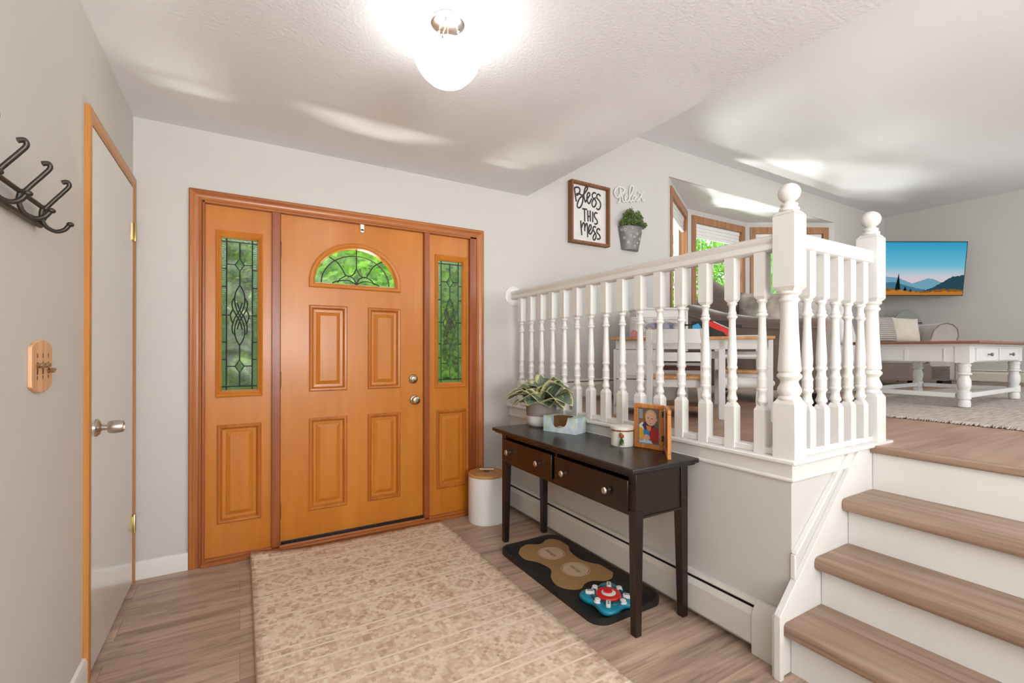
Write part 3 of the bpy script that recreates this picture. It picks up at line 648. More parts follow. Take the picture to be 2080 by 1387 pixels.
# sidelights
W = {}
def oval(*p): return [Vector(a) for a in p]
paths = [[(.13, 0), (.13, 1)], [(.86, 0), (.86, 1)], [(0, .022), (1, .022)], [(0, .978), (1, .978)],
 [(.5, .022), (.5, .128)], [(.5, .212), (.5, .305)], [(.5, .705), (.5, .803)], [(.5, .887), (.5, .978)],
 [(.13, .17), (.37, .17)], [(.63, .17), (.86, .17)], [(.13, .845), (.37, .845)], [(.63, .845), (.86, .845)],
 [(.37, .17), (.5, .128), (.63, .17), (.5, .212), (.37, .17)], [(.37, .845), (.5, .803), (.63, .845), (.5, .887), (.37, .845)],
 [(.13, .507), (.23, .507)], [(.76, .507), (.86, .507)]]
for t_ in (.20, .32, .507, .685, .80): paths += [[(0, t_), (.13, t_)], [(.86, t_), (1, t_)]]
curv = []
for s in (1, -1):
    def m_(a): return [Vector((.5+s*(x-.5), y)) for x, y in a]
    curv += [m_([(.5, .305), (.40, .345), (.355, .40), (.40, .46), (.50, .507), (.60, .555), (.645, .61), (.60, .665), (.5, .705)]),
             m_([(.36, .385), (.285, .42), (.30, .46), (.40, .505), (.50, .545), (.57, .60)]), m_([(.315, .465), (.235, .507), (.30, .56)]),
             m_([(.57, .42), (.5, .47), (.36, .525), (.29, .58), (.30, .62), (.36, .635)])]
def sidelight(name, label, ux0, ux1, gx0, gx1, gz0, gz1, px0, px1, pz0, pz1):
    t = thing(name, label, 'window', (ux0, YF, .03), 0, None, 'structure')
    def L(mb, nm, mat, par=None, **k): mb.v = [(x-ux0, y-YF, z-.03) for x, y, z in mb.v]; return mb.build(nm, mat, par or t, **k)
    q = MB(); fill(q, ux0, ux1, .03, 2.035, [(gx0-.026, gx1+.026, gz0-.04, gz1+.04), (px0, px1, pz0, pz1)], YF, YF+.045)
    L(q, 'sidelight_stile', 'fir', smooth=0)
    q = MB(); panel(q, px0, px1, pz0, pz1); L(q, 'raised_panel', 'fir', smooth=0)
    q = MB()
    def R(i, h): return (px0+i, px1-i, pz0+i, pz1-i, YF+h)
    q.rings([R(-.004, .001), R(-.003, -.005), R(.004, -.009), R(.013, -.008), R(.019, -.001), R(.0215, .011)], cap=False); L(q, 'panel_moulding', 'firb', smooth=0)
    q = MB()
    def G(i, h): return (gx0-i, gx1+i, gz0-i*1.4, gz1+i*1.4, YF+h)
    q.rings([G(.030, .002), G(.029, -.008), G(.023, -.012), G(.015, -.006), G(.013, -.010), G(.006, -.004), G(0, .018)], cap=False); L(q, 'glazing_bead', 'fir', smooth=0)
    W_ = gx1-gx0; Hh = gz1-gz0
    def S(a): return (gx0+a[0]*W_, gz1-a[1]*Hh)
    gl = L(B(gx0-.003, gx1+.003, YF+.020, YF+.024, gz0-.005, gz1+.005), 'leaded_glass', 'gtex', smooth=0)
    bz = MB()
    for (s0, s1, t0, t1) in ((0, .13, 0, 1), (.86, 1, 0, 1), (.13, .86, 0, .022), (.13, .86, .978, 1)):
        a = S((s0, t0)); b = S((s1, t1)); bz.box(a[0], b[0], YF+.0175, YF+.0195, b[1], a[1])
    L(bz, 'seedy_border', 'gbevel', gl, smooth=0)
    dm = MB()
    for tc in (.17, .845):
        c_ = S((.5, tc)); e = [S((.37, tc)), S((.5, tc-.042)), S((.63, tc)), S((.5, tc+.042))]
        dm.add([(c_[0], YF+.010, c_[1])]+[(x, YF+.018, z) for x, z in e], [(0, 1, 2), (0, 2, 3), (0, 3, 4), (0, 4, 1)])
    L(dm, 'bevelled_diamond', 'gbevel', gl, smooth=0)
    cmm = MB()
    for p in paths: cmm.tube([(S(a)[0], YF+.016, S(a)[1]) for a in p], .0036, 6)
    for p in curv: cmm.tube([(S(a)[0], YF+.016, S(a)[1]) for a in catmull(p, 5)], .0034, 6)
    L(cmm, 'lead_came', 'lead', gl)
sidelight('window_1', 'orange-stained sidelight with leaded glass on the hinge side of the front door', -.172, .160, -.094, .084, .979, 1.857, -.112, .104, .219, .777)
sidelight('window_2', 'orange-stained sidelight with leaded glass between the front door and the white bin', 1.150, 1.460, 1.226, 1.410, .979, 1.857, 1.212, 1.437, .219, .777)
# jambs, mullions, sill and mitred casing
fr = MB()
fr.box(-.186, -.172, 3.088, YF+.05, 0, 2.05).box(.160, .206, 3.092, YF+.05, 0, 2.05).box(1.110, 1.150, 3.092, YF+.05, 0, 2.05).box(1.460, 1.513, 3.088, YF+.05, 0, 2.05)
fr.box(.190, .222, YF+.047, YF+.062, 0, 2.05).box(1.096, 1.125, YF+.047, YF+.062, 0, 2.05).box(.222, 1.096, YF+.047, YF+.062, 2.020, 2.05).box(-.186, -.160, YF+.047, YF+.062, 0, 2.05).box(.148, .170, YF+.047, YF+.062, 0, 2.05).box(1.140, 1.165, YF+.047, YF+.062, 0, 2.05).box(1.450, 1.48, YF+.047, YF+.062, 0, 2.05)
struct(fr.build('trim_3', 'mull', bevel=.003), 'red-brown oak posts between the front door and its sidelights', 'trim')
fr = MB().box(-.186, 1.513, 3.088, YF+.05, 2.036, 2.056)
struct(fr.build('trim_4', 'casx', bevel=.002), 'oak head jamb above the front door', 'trim')
fr = MB().box(-.19, 1.513, 3.068, YF+.05, 0, .022).box(-.19, 1.513, 3.092, YF+.05, .020, .034)
struct(fr.build('trim_5', 'casx', bevel=.004), 'oak sill under the front door', 'trim')
cs = MB(); o0, o1, zt = -.247, 1.573, 2.106; wd = .062
pf = [(0, 0), (0, -.016), (.006, -.020), (.016, -.020), (.024, -.015), (.044, -.013), (.050, -.016), (.056, -.016), (.060, -.010), (wd, 0)]
v = []; f = []
for (dx, h) in pf: v += [(o0+dx, 3.1+h, 0), (o0+dx, 3.1+h, zt-dx), (o1-dx, 3.1+h, zt-dx), (o1-dx, 3.1+h, 0)]
n = len(pf)
for k in range(n-1):
    for i in range(3): f.append((k*4+i, k*4+i+1, (k+1)*4+i+1, (k+1)*4+i))
legs = MB().add(v, [q for q in f if (q[0] % 4) != 1]); head = MB().add(v, [q for q in f if (q[0] % 4) == 1])
struct(legs.build('trim_6', 'cas', smooth=30), 'oak side casing of the front door', 'trim')
struct(head.build('trim_7', 'casx', smooth=30), 'oak head casing of the front door', 'trim')

# ------------------------------------------------------------------ closet door on the left wall
d2 = thing('door_2', 'flush white closet door with nickel knob', 'door', (XL, 2.28, .0), 0, None, 'structure')
def L2(mb, nm, mat, par=None, **k): mb.v = [(x-XL, y-2.28, z) for x, y, z in mb.v]; return mb.build(nm, mat, par or d2, **k)
L2(B(XL+.0005, XL+.012, 2.272, 3.028, .012, 2.045), 'door_slab', 'doorw', bevel=.002)
q = MB().lathe([(.034, 0), (.034, .004), (.026, .012), (.014, .016), (.011, .018), (.011, .034), (.020, .036), (.024, .044), (.026, .056), (.023, .078), (.021, .083), (.016, .084), (.014, .079), (.001, .079)], (XL+.012, 2.335, .91), 32, ax='x')
L2(q, 'door_knob', 'nickel', smooth=35)
for z in (1.815, .315):
    q = MB().lathe([(.0065, -.045), (.0065, .045), (.003, .05)], (XL+.020, 3.032, z), 12); q.box(XL+.012, XL+.016, 2.995, 3.03, z-.043, z+.043); L2(q, 'hinge', 'hinge')
    MB
q = MB(); ca = [(0, 0), (.014, 0), (.018, .008), (.016, .03), (.010, .052), (0, .055)]
qv = MB(); a0, a1, zt = 2.222, 3.086, 2.104
pf = [(0, 0), (0, .016), (.010, .018), (.034, .016), (.044, .010), (.050, .010), (.050, 0)]
v = []; f = []
for (dx, h) in pf: v += [(XL+h, a0+dx, 0), (XL+h, a0+dx, zt-dx), (XL+h, a1-dx, zt-dx), (XL+h, a1-dx, 0)]
for k in range(len(pf)-1):
    for i in range(3): f.append((k*4+i, k*4+i+1, (k+1)*4+i+1, (k+1)*4+i))
struct(MB().add(v, [q for q in f if (q[0] % 4) != 1]).build('trim_8', 'casz', smooth=30), 'oak side casing of the closet door', 'trim')
struct(MB().add(v, [q for q in f if (q[0] % 4) == 1]).build('trim_9', 'casy', smooth=30), 'oak head casing of the closet door', 'trim')

# ------------------------------------------------------------------ bay window
P0, P1, P2, P3 = (3.605, 3.10), (4.627, 3.69), (5.798, 3.69), (6.82, 3.10)
def facet(n_, a, b, label, wl, wr):
    a = Vector(a); b = Vector(b); d = b-a; L = d.length; ang = math.atan2(d.y, d.x)
    o = MB(); wall_open(o, 0, L, U-.1, 2.93, [(wl+.06, L-wr-.06, 1.50, 2.775)], 0, .13)
    if n_ == 1: o.v = [(x*(L-.0)/L, y, z) for x, y, z in o.v]
    w_ = o.build('wall_bay', 'wall', smooth=0, loc=(a.x, a.y, 0), rot=(0, 0, ang)); struct(w_, 'pale wall around '+label, 'wall')
    t = thing('window_%d' % (n_+2), label, 'window', (a.x, a.y, 0), ang, None, 'structure')
    x0, x1, z0, z1 = wl, L-wr, 1.44, 2.85
    q = MB()
    for (A, Bq) in (((x0, x0+.072), (z0, z1)), ((x1-.072, x1), (z0, z1)), ((x0+.072, x1-.072), (z1-.085, z1)), ((x0+.072, x1-.072), (z0, z0+.07))): q.box(A[0], A[1], -.016, .0, Bq[0], Bq[1])
    q.box(x0+.055, x0+.072, .0, .11, z0+.06, z1-.07); q.box(x1-.072, x1-.055, .0, .11, z0+.06, z1-.07); q.box(x0+.055, x1-.055, .0, .11, z1-.085, z1-.068); q.box(x0+.03, x1-.03, -.03, .11, z0+.05, z0+.07)
    q.build('window_frame', 'baywood', t, bevel=.003)
    i0, i1, j0, j1 = x0+.072, x1-.072, z0+.07, z1-.085
    q = MB(); q.box(i0, i0+.03, .07, .105, j0, j1).box(i1-.03, i1, .07, .105, j0, j1).box(i0, i1, .07, .105, j1-.03, j1).box(i0, i1, .07, .105, j0, j0+.035).box(i0, i1, .075, .11, 1.93, 1.965)
    for k in range(1, 4): x = i0+(i1-i0)*k/4; q.box(x-.004, x+.004, .09, .095, 2.32, j1)
    q.box(i0, i1, .09, .095, 2.32, 2.328)
    q.build('sash', 'white', t, bevel=.002)
    B(i0+.01, i1-.01, .099, .102, j0+.01, j1-.01).build('glass', 'pane', t, smooth=0)
    q = MB().box(i0+.004, i1-.004, .015, .05, j1-.045, j1)
    for k in range(5): q.box(i0+.008, i1-.008, .022-.004*(k % 2), .04, j1-.045-.021*(k+1), j1-.045-.021*k)
    q.box(i0+.004, i1-.004, .014, .046, j1-.17, j1-.15)
    q.build('blind', 'whitep', t, bevel=.003)
facet(1, P0, P1, 'slim left-hand window of the bay', .075, .10)
facet(2, P1, P2, 'middle window of the bay with a raised white shade', .065, .05)
facet(3, P2, P3, 'right-hand window of the bay behind the railing post', .045, .085)
# unseen window frames added around the fill lights behind the viewer
for n_, (x0, x1, z0, z1, lb) in enumerate(((-.3, 1.5, .6, 2.2, 'entry'), (2.75, 7.05, 1.3, 2.9, 'living room'))):
    t = thing('window_%d' % (n_+6), 'plain white window added around the fill light behind the viewer on the %s side' % lb, 'window', (x0, YB, z0), 0, None, 'structure')
    q = MB(); a, b = x1-x0, z1-z0; q.box(0, .05, -.1, .01, 0, b).box(a-.05, a, -.1, .01, 0, b).box(0, a, -.1, .01, 0, .05).box(0, a, -.1, .01, b-.05, b)
    q.build('window_frame', 'white', t, bevel=.003)

# ------------------------------------------------------------------ outdoors
struct(B(-25, 35, Y0+.14, 45, -.45, -.35).build('floor', 'sky1', smooth=0), 'green lawn outside the front door', 'lawn')
def tree(nm, label, x, y, z0, h, blobs, n, size, seed, mat='leafy', cat='tree', group='trees outside the windows'):
    t = thing(nm, label, cat, (x, y, z0), 0, group)
    q = MB(); q.tube([(0, 0, 0), (.03, .02, h*.4), (-.02, 0, h*.75)], [.11, .09, .05], 10); q.build('trunk', 'bark', t)
    foliage('foliage', mat, t, blobs, n, size, seed)
t = thing('tall_hedge', 'tall dense hedge closing the view outside', 'hedge', (4.5, 12.5, -.35)); MB().tube([(-9, 0, 0), (9, 0, 0)], .1, 6).build('stem', 'bark', t)
foliage('foliage', 'leafd', t, [(0, 0, 2.6, 14, 1.2, 3.2)], 42000, .15, 77)
GT = 'leafy green tree seen through the windows'
tree('maple_tree', 'bright green tree filling the view of the bay windows', 6.3, 8.4, -.4, 4.5, [(0, 0, 3.0, 1.9, 1.4, 1.8), (-1.4, .4, 2.2, 1.2, 1.0, 1.3), (1.7, .2, 2.4, 1.3, 1.1, 1.6)], 16000, .075, 1)
tree('maple_tree', 'bright green tree behind the right bay window', 9.9, 6.9, -.4, 4.2, [(0, 0, 2.8, 2.1, 1.5, 2.0), (-1.8, .3, 1.7, 1.3, 1, 1.2), (1.5, .2, 1.9, 1.3, 1, 1.3)], 16000, .075, 2)
tree('maple_tree', 'bright tree glimpsed beside the corner railing post', 12.9, 6.6, -.4, 4.4, [(0, 0, 2.6, 1.6, 1.9, 2.2)], 12000, .085, 6)
tree('maple_tree', 'darker tree seen edge-on through the left bay window', 4.2, 9.5, -.4, 4.8, [(0, 0, 3.1, 1.6, 1.5, 1.9), (0, 0, 1.6, 1.5, 1.2, 1.2)], 12000, .08, 3, 'leafd')
for i, (x, y, s) in enumerate(((-1.6, 7.2, 1.1), (.1, 8.4, 1.25), (1.7, 7.6, 1.1), (3.2, 8.2, 1.15))):
    tree('garden_tree', ['yellow-green tree blurred by the left sidelight glass', 'tall green tree behind the fan window of the door', 'green tree blurred by the right sidelight glass', 'green tree at the edge of the right sidelight'][i], x, y, -.4, 3.2*s, [(0, 0, 2.2*s, 1.1, .9, 1.5), (.2, 0, 1.0*s, 1.0, .8, .9)], 9000, .085, 10+i, ['leafy', 'leafd', 'leafy', 'leafd'][i])

# ================================================================== THINGS IN THE ENTRY
# ceiling light
t = thing('ceiling_light', 'lit white glass bowl light under a nickel canopy', 'ceiling light', (.666, 1.605, H1))
MB().lathe([(.001, 0), (.062, 0), (.064, -.004), (.063, -.012), (.055, -.018), (.001, -.020)], n=36).build('canopy', 'nickel', t)
bw = MB(); pr = [(.118, -.128), (.123, -.134), (.122, -.150), (.112, -.172), (.094, -.197), (.070, -.220), (.040, -.236), (.001, -.242)]
bw.lathe(pr+[(.001, -.238), (.038, -.232), (.067, -.216), (.090, -.194), (.108, -.170), (.117, -.150), (.118, -.136)], n=40, caps=False); bw.build('glass_bowl', 'shade', t, smooth=60)
for a in (math.radians(239.5), math.radians(359), math.radians(120)):
    q = MB().tube([(.040*math.cos(a), .040*math.sin(a), -.016), (.046*math.cos(a), .046*math.sin(a), -.05), (.121*math.cos(a), .121*math.sin(a), -.128)], .0022, 8)
    q.sphere((.042*math.cos(a), .042*math.sin(a), -.024), .006, 8); q.sphere((.1245*math.cos(a), .1245*math.sin(a), -.142), .0055, 8)
    q.build('rod', 'nickel', t)
MB().tube([(0, 0, -.018), (0, 0, -.10)], .003, 8).lathe([(.014, -.09), (.017, -.10), (.017, -.125)], n=16).build('socket', 'nickel', t)
MB().sphere((0, 0, -.155), .028, 14).build('bulb', 'whitep', t)
pl = bpy.data.lights.new('lamp_light', 'POINT'); pl.energy = 5; pl.shadow_soft_size = .05; pl.color = (1, .97, .92)
po = bpy.data.objects.new('lamp_light', pl); C.objects.link(po); po.location = (.666, 1.605, H1-.112)

# coat hooks
t = thing('coat_rack', 'dark metal rack of curled coat hooks beside the closet door', 'coat rack', (XL, 1.43, 1.55))
def LR(mb, nm, mat, par=t, **k): mb.v = [(x-XL, y-1.43, z-1.55) for x, y, z in mb.v]; return mb.build(nm, mat, par, **k)
q = MB().tube([(XL+.024, 1.06, 1.597), (XL+.024, 1.745, 1.597)], .006, 10).tube([(XL+.010, 1.05, 1.553), (XL+.010, 1.765, 1.553)], .0065, 10)
for y in (1.06, 1.75):
    q.tube([(XL+.024, y, 1.597), (XL+.020, y+.008, 1.575), (XL+.008, y+.012, 1.553)], .006, 8)
    q.lathe([(.009, 0), (.009, .007), (.004, .010)], (XL, y+.008, 1.565), 12, ax='x')
LR(q, 'rail', 'pewter')
for y in (1.136, 1.284, 1.432, 1.58, 1.728):
    q = MB().tube(catmull([(XL+.030, y, 1.594), (XL+.048, y, 1.620), (XL+.066, y, 1.645), (XL+.078, y, 1.664), (XL+.076, y-.003, 1.674), (XL+.066, y-.008, 1.670)], 5), [.0055]*20+[.0062]*6, 10)
    q.tube(catmull([(XL+.026, y, 1.600), (XL+.022, y, 1.575), (XL+.030, y, 1.548), (XL+.050, y, 1.535), (XL+.068, y, 1.541), (XL+.078, y, 1.555)], 5), .0055, 10)
    q.sphere((XL+.081, y, 1.558), .0085, 10, sz=.8); q.sphere((XL+.028, y+.006, 1.597), .008, 10)
    LR(q, 'hook', 'pewter')

# key plaque
t = thing('key_holder', 'light wooden wall plaque with three metal key hooks', 'key holder', (XL, 1.787, 1.163))
pq = []
yy0, yy1, zz0, zz1 = -.076, .081, -.054, .054
for i in range(9): a = i/8; pq.append((yy0+(yy1-yy0)*a, zz1+.020*math.sin(PI*a)**.8 if 0 < i < 8 else zz1))
for i in range(9): a = i/8; pq.append((yy1-(yy1-yy0)*a, zz0-.020*math.sin(PI*a)**.8 if 0 < i < 8 else zz0))
MB().prism(pq, 'x', 0, .0095).build('plaque', 'plaq', t, bevel=.002)
for i, y in enumerate((-.036, .004, .046)):
    MB().box(.008, .0099, y-.002, y+.002, .024, .036).box(.008, .0099, y-.002, y+.002, -.036, -.026).box(.008, .0099, y-.0032, y+.0032, -.022, .012).build('slot', 'grille', t, smooth=0)
    dz = (.004, .004, -.012)[i]; sl = (1, 1, -1)[i]
    q = MB().prism([(y-.014, dz), (y-.004, dz-.008), (y+.014, dz-.003*sl), (y+.015, dz+.003), (y-.002, dz+.006)], 'x', .0095, .024); q.build('key_hook', 'brass', t, bevel=.001)

# entry rug
t = thing('entry_rug', 'beige patterned rug lying in front of the front door', 'rug', (.635, 2.115, 0))
nx, ny = 30, 46; v = []; f = []
for i in range(nx+1):
    for j in range(ny+1):
        x = -.58+1.16*i/nx; y = -.915+1.83*j/ny
        du = max(0, 1-(x+.58)/.40); dv = max(0, 1-(.915-y)/.22)
        v.append((x, y+(.0), .009+.043*(du*du)*(dv*dv)+.0008*math.sin(9*x+4*y)))
n = len(v)
f = [(i*(ny+1)+j, (i+1)*(ny+1)+j, (i+1)*(ny+1)+j+1, i*(ny+1)+j+1) for i in range(nx) for j in range(ny)]
o = MB().add(v, f).build('pile', 'rug', t, smooth=180); so_ = o.modifiers.new('s', 'SOLIDIFY'); so_.thickness = .007; so_.offset = -1
edge = [v[i*(ny+1)] for i in range(nx+1)]+[v[nx*(ny+1)+j] for j in range(1, ny+1)]+[v[i*(ny+1)+ny] for i in range(nx-1, -1, -1)]+[v[j] for j in range(ny-1, 0, -1)]
MB().tube([(a, b, c-.003) for a, b, c in edge], .0055, 6, closed=True).build('binding', 'rugedge', t)

# ------------------------------------------------------------------ console table
TX, TY, TZ = 1.59, 1.98, .72
t = thing('console_table', 'dark espresso console table with two drawers and tapered legs', 'table', (TX, TY, 0))
def LC(mb, nm, mat, par=t, **k): mb.v = [(x-TX, y-TY, z) for x, y, z in mb.v]; return mb.build(nm, mat, par, **k)
q = MB().box(1.385, 1.800, 1.372, 2.60, TZ-.022, TZ).box(1.398, 1.79, 1.385, 2.588, TZ-.032, TZ-.022); LC(q, 'tabletop', 'darky', bevel=.006)
for (x, y) in ((1.432, 1.402), (1.432, 2.508), (1.714, 1.402), (1.714, 2.508)):
    s = .044; e = .033; sx = 0 if x < 1.6 else s-e; sy = 0 if y < 2 else s-e
    ex = (x+sx if x > 1.6 else x); ey = (y+sy if y > 2 else y)
    q = MB().box(x, x+s, y, y+s, .53, TZ-.032)
    q.add([(x, y, .53), (x+s, y, .53), (x+s, y+s, .53), (x, y+s, .53), (ex, ey, 0), (ex+e, ey, 0), (ex+e, ey+e, 0), (ex, ey+e, 0)], [(0, 1, 5, 4), (1, 2, 6, 5), (2, 3, 7, 6), (3, 0, 4, 7), (4, 5, 6, 7)])
    LC(q, 'leg', 'dark', bevel=.002)
q = MB().box(1.438, 1.75, 1.446, 2.508, .665, .689).box(1.438, 1.45, 1.446, 2.508, .50, .53).box(1.476, 1.714, 1.408, 1.42, .50, .69).box(1.476, 1.714, 2.534, 2.546, .50, .69).box(1.742, 1.752, 1.446, 2.508, .50, .69).box(1.438, 1.46, 1.975, 1.995, .53, .67)
q.box(1.440, 1.75, 1.446, 2.508, .503, .510).box(1.476, 1.714, 1.402, 1.412, .494, .502)
LC(q, 'apron', 'dark', bevel=.0015)
for (a, b_) in ((1.440, 1.972), (1.998, 2.530)):
    dr = LC(B(1.420, 1.436, a, b_, .522, .655), 'drawer', 'dark', bevel=.003)
    for yk in (a+.12, b_-.09):
        q = MB().lathe([(.006, 0), (.0055, -.010), (.010, -.016), (.016, -.020), (.0165, -.024), (.012, -.030), (.001, -.032)], (1.420, yk, .585), 20, ax='x'); LC(q, 'knob', 'nickel', dr)

# hosta in its pot
t = thing('potted_hosta', 'variegated hosta in a taupe and white pot', 'potted plant', (1.690, 2.490, TZ))
MB().lathe([(.001, 0), (.070, 0), (.086, .010), (.094, .030), (.097, .070)], n=40, caps=False).build('pot', 'potw', t, smooth=60)
pp = MB().lathe([(.0975, .070), (.099, .10), (.099, .160), (.094, .160), (.092, .10), (.090, .02), (.001, .02)], n=40, caps=False).build('pot_upper_band', 'potg', t, smooth=60)
MB().lathe([(.001, .142), (.093, .142)], n=24, caps=False).build('soil', 'soil', t)
R = random.Random(4)
lv = [(-172, .33, .15, .10, .05), (-152, .30, .17, .05, .05), (-125, .22, .14, .045, .035), (-98, .20, .15, .06, .03), (-72, .20, .14, .04, .04), (-58, .44, .15, .085, .06), (-66, .40, .13, .10, .09), (-50, .38, .15, .15, .05), (-30, .26, .15, .15, .02), (164, .32, .16, .075, .05), (135, .22, .13, .13, .03), (95, .14, .11, .15, .02), (62, .16, .12, .17, .02), (32, .20, .14, .17, .02), (-140, .16, .11, .14, .0), (-62, .15, .12, .13, .0), (-108, .15, .12, .12, .01), (178, .22, .11, .12, .02), (-48, .26, .10, .03, .05), (-162, .25, .13, .09, .04), (-15, .22, .13, .17, .01)]
for k, (ang, Ln, Wd, rise, drop) in enumerate(lv):
    # ang measured from the viewer's right, within the picture's ground directions
    Wd *= 1.22; a = math.radians(ang)-YAW; d = Vector((math.cos(a), math.sin(a), 0)); s = Vector((-math.sin(a), math.cos(a), 0)); nu, nv = 12, 8; v = []; f = []; cols = []
    for i in range(nu+1):
        u = i/nu; w_ = Wd/2*(math.sin(PI*min(1, u**.72))**.85) if 0 < u < 1 else .0004
        c_ = d*(.012+Ln*.78*(u-.10*u*u))+Vector((0, 0, .135+rise*math.sin(min(1, u*1.25)*PI*.55)*1.0-drop*u**2.4))
        for j in range(nv+1):
            e = -1+2*j/nv; tw = .35*math.sin(k*1.7)
            z = .22*w_*abs(e)+.10*w_*math.sin(9*u+e*4+k)+tw*e*w_
            if Vector((c_.x, c_.y)).length+0 > 0: pass
            p = c_+s*(w_*e)+Vector((0, 0, z)); v.append(tuple(p)); cols.append((max(abs(e)*1.0, u**5), .45*u-.28*abs(e)))
    for i in range(nu):
        for j in range(nv): f.append((i*(nv+1)+j, (i+1)*(nv+1)+j, (i+1)*(nv+1)+j+1, i*(nv+1)+j+1))
    # keep leaves clear of the railing behind the pot
    v = [(.085-.03*math.exp(-(x-.06)*12) if x > .06 else x, y, max(z, .03)) for x, y, z in v]
    o = MB().add(v, f).build('leaf', 'hosta', t, smooth=180); colorattr(o, cols); m = o.modifiers.new('s', 'SOLIDIFY'); m.thickness = .0012
    MB().tube([(0.3*d.x*.02, 0.3*d.y*.02, .13), tuple(Vector((0, 0, .138))+d*.03)], .003, 6).build('stem', 'hosta', o)

# tissue box
tb = thing('tissue_box', 'pastel printed tissue box, nearly empty, on the console table', 'tissue box', (1.686, 2.236, TZ), math.radians(-70.6))
TB = tb
def tissue():
    L, D, H = .232, .112, .094          # along local x, depth, height; front face y=-D/2
    n = 14; cut = [(-.062, H), (-.052, H-.030), (-.044, H-.050), (-.030, H-.064), (0, H-.068), (.030, H-.060), (.046, H-.046), (.055, H-.024), (.062, H)]
    q = MB()
    q.prism([(-L/2, 0), (L/2, 0), (L/2, H), (.062, H)]+cut[::-1][1:-1]+[(-.062, H), (-L/2, H)], 'y', -D/2, -D/2+.0012)
    q.box(-L/2, L/2, D/2-.0012, D/2, 0, H).box(-L/2, -L/2+.0012, -D/2, D/2, 0, H).box(L/2-.0012, L/2, -D/2, D/2, 0, H)
    top = [(-L/2, -D/2), (-.062, -D/2)]+[(-.062+.0, -D/2), (-.070, -D/2+.03), (-.060, .018), (-.03, .034), (.03, .034), (.060, .018), (.070, -D/2+.03)]+[(.062, -D/2), (L/2, -D/2), (L/2, D/2), (-L/2, D/2)]
    q.prism(top, 'z', H-.0012, H)
    q.build('carton', 'tissue', TB, smooth=0)
    q = MB().box(-L/2+.0015, L/2-.0015, D/2-.003, D/2-.0016, .001, H-.002).box(-L/2+.0015, L/2-.0015, -D/2+.0014, D/2-.002, .001, .002); q.build('inner_wall', 'card', TB, smooth=0)
    q = MB(); v = []
    for i in range(13):
        for j in range(9): a = -.055+.11*i/12; b_ = -.045+.09*j/8; v.append((a, b_, .018+.007*math.sin(60*a+2*j)+.004*math.cos(70*b_)))
    q.add(v, [(i*9+j, (i+1)*9+j, (i+1)*9+j+1, i*9+j+1) for i in range(12) for j in range(8)]); q.build('tissue', 'whitep', TB, smooth=180)
tissue()

# enamel jar with berry decoration
t = thing('lidded_jar', 'small white lidded jar with a pine and berry charm', 'jar', (1.700, 1.760, TZ))
MB().lathe([(.001, 0), (.054, 0), (.057, .003), (.057, .086), (.055, .088)], n=36).build('jar_body', 'enamel', t)
MB().lathe([(.0555, .084), (.060, .086), (.060, .101), (.055, .103), (.001, .103)], n=36).build('lid', 'enamel', t)
MB().lathe([(.0585, .078), (.0595, .080), (.0595, .083), (.0585, .085)], n=36).build('band', 'mull', t)
q = MB(); R = random.Random(2); bx, by = -.045, -.040
for i in range(26):
    a = R.uniform(-1, 1); q.tube([(bx-.006, by-.006, .048), (bx-.012+.010*a, by-.010-.012*a, .018+R.uniform(-.012, .02))], [.0025, .0012], 5)
q.build('pine_sprig', 'leafd', t)
q = MB().sphere((bx-.010, by-.014, .060), .011, 10).sphere((bx-.006, by-.002, .066), .009, 10); q.build('berry', 'mull', t)
q = MB().tube([(bx, by+.006, .07), (bx-.004, by+.012, .082), (bx-.002, by, .086)], .0015, 6); q.build('ribbon', 'brass', t)

# double picture frame
def frame_leaf(par, W_, H_, dx, photo):
    pass
A = Vector((1.728, 1.706)); Hn = Vector((1.766, 1.552)); Bq = Vector((1.645, 1.422))
t = thing('picture_frame', 'hinged orange wooden double picture frame holding a baby photo', 'picture frame', (Hn.x, Hn.y, TZ))
def leaf_frame(nm, p, q_, flip):
    d = q_-p; L = d.length; ang = math.atan2(d.y, d.x); e = thing_local = MB()
    w_ = .022; Hh = .222; th = .017
    m = MB().box(0, L, 0, th, 0, w_).box(0, L, 0, th, Hh-w_, Hh).box(0, w_, 0, th, w_, Hh-w_).box(L-w_, L, 0, th, w_, Hh-w_)
    o = m.build(nm, 'frameo', t, bevel=.003, loc=(p.x-Hn.x, p.y-Hn.y, 0), rot=(0, 0, ang)); 
    B(.010, L-.010, .006, th-.001, .010, Hh-.010).build('backing', 'blackp', o, smooth=0)
    return o, L, Hh, w_, th
o1_, L, Hh, w_, th = leaf_frame('photo_side', A, Hn, 0)
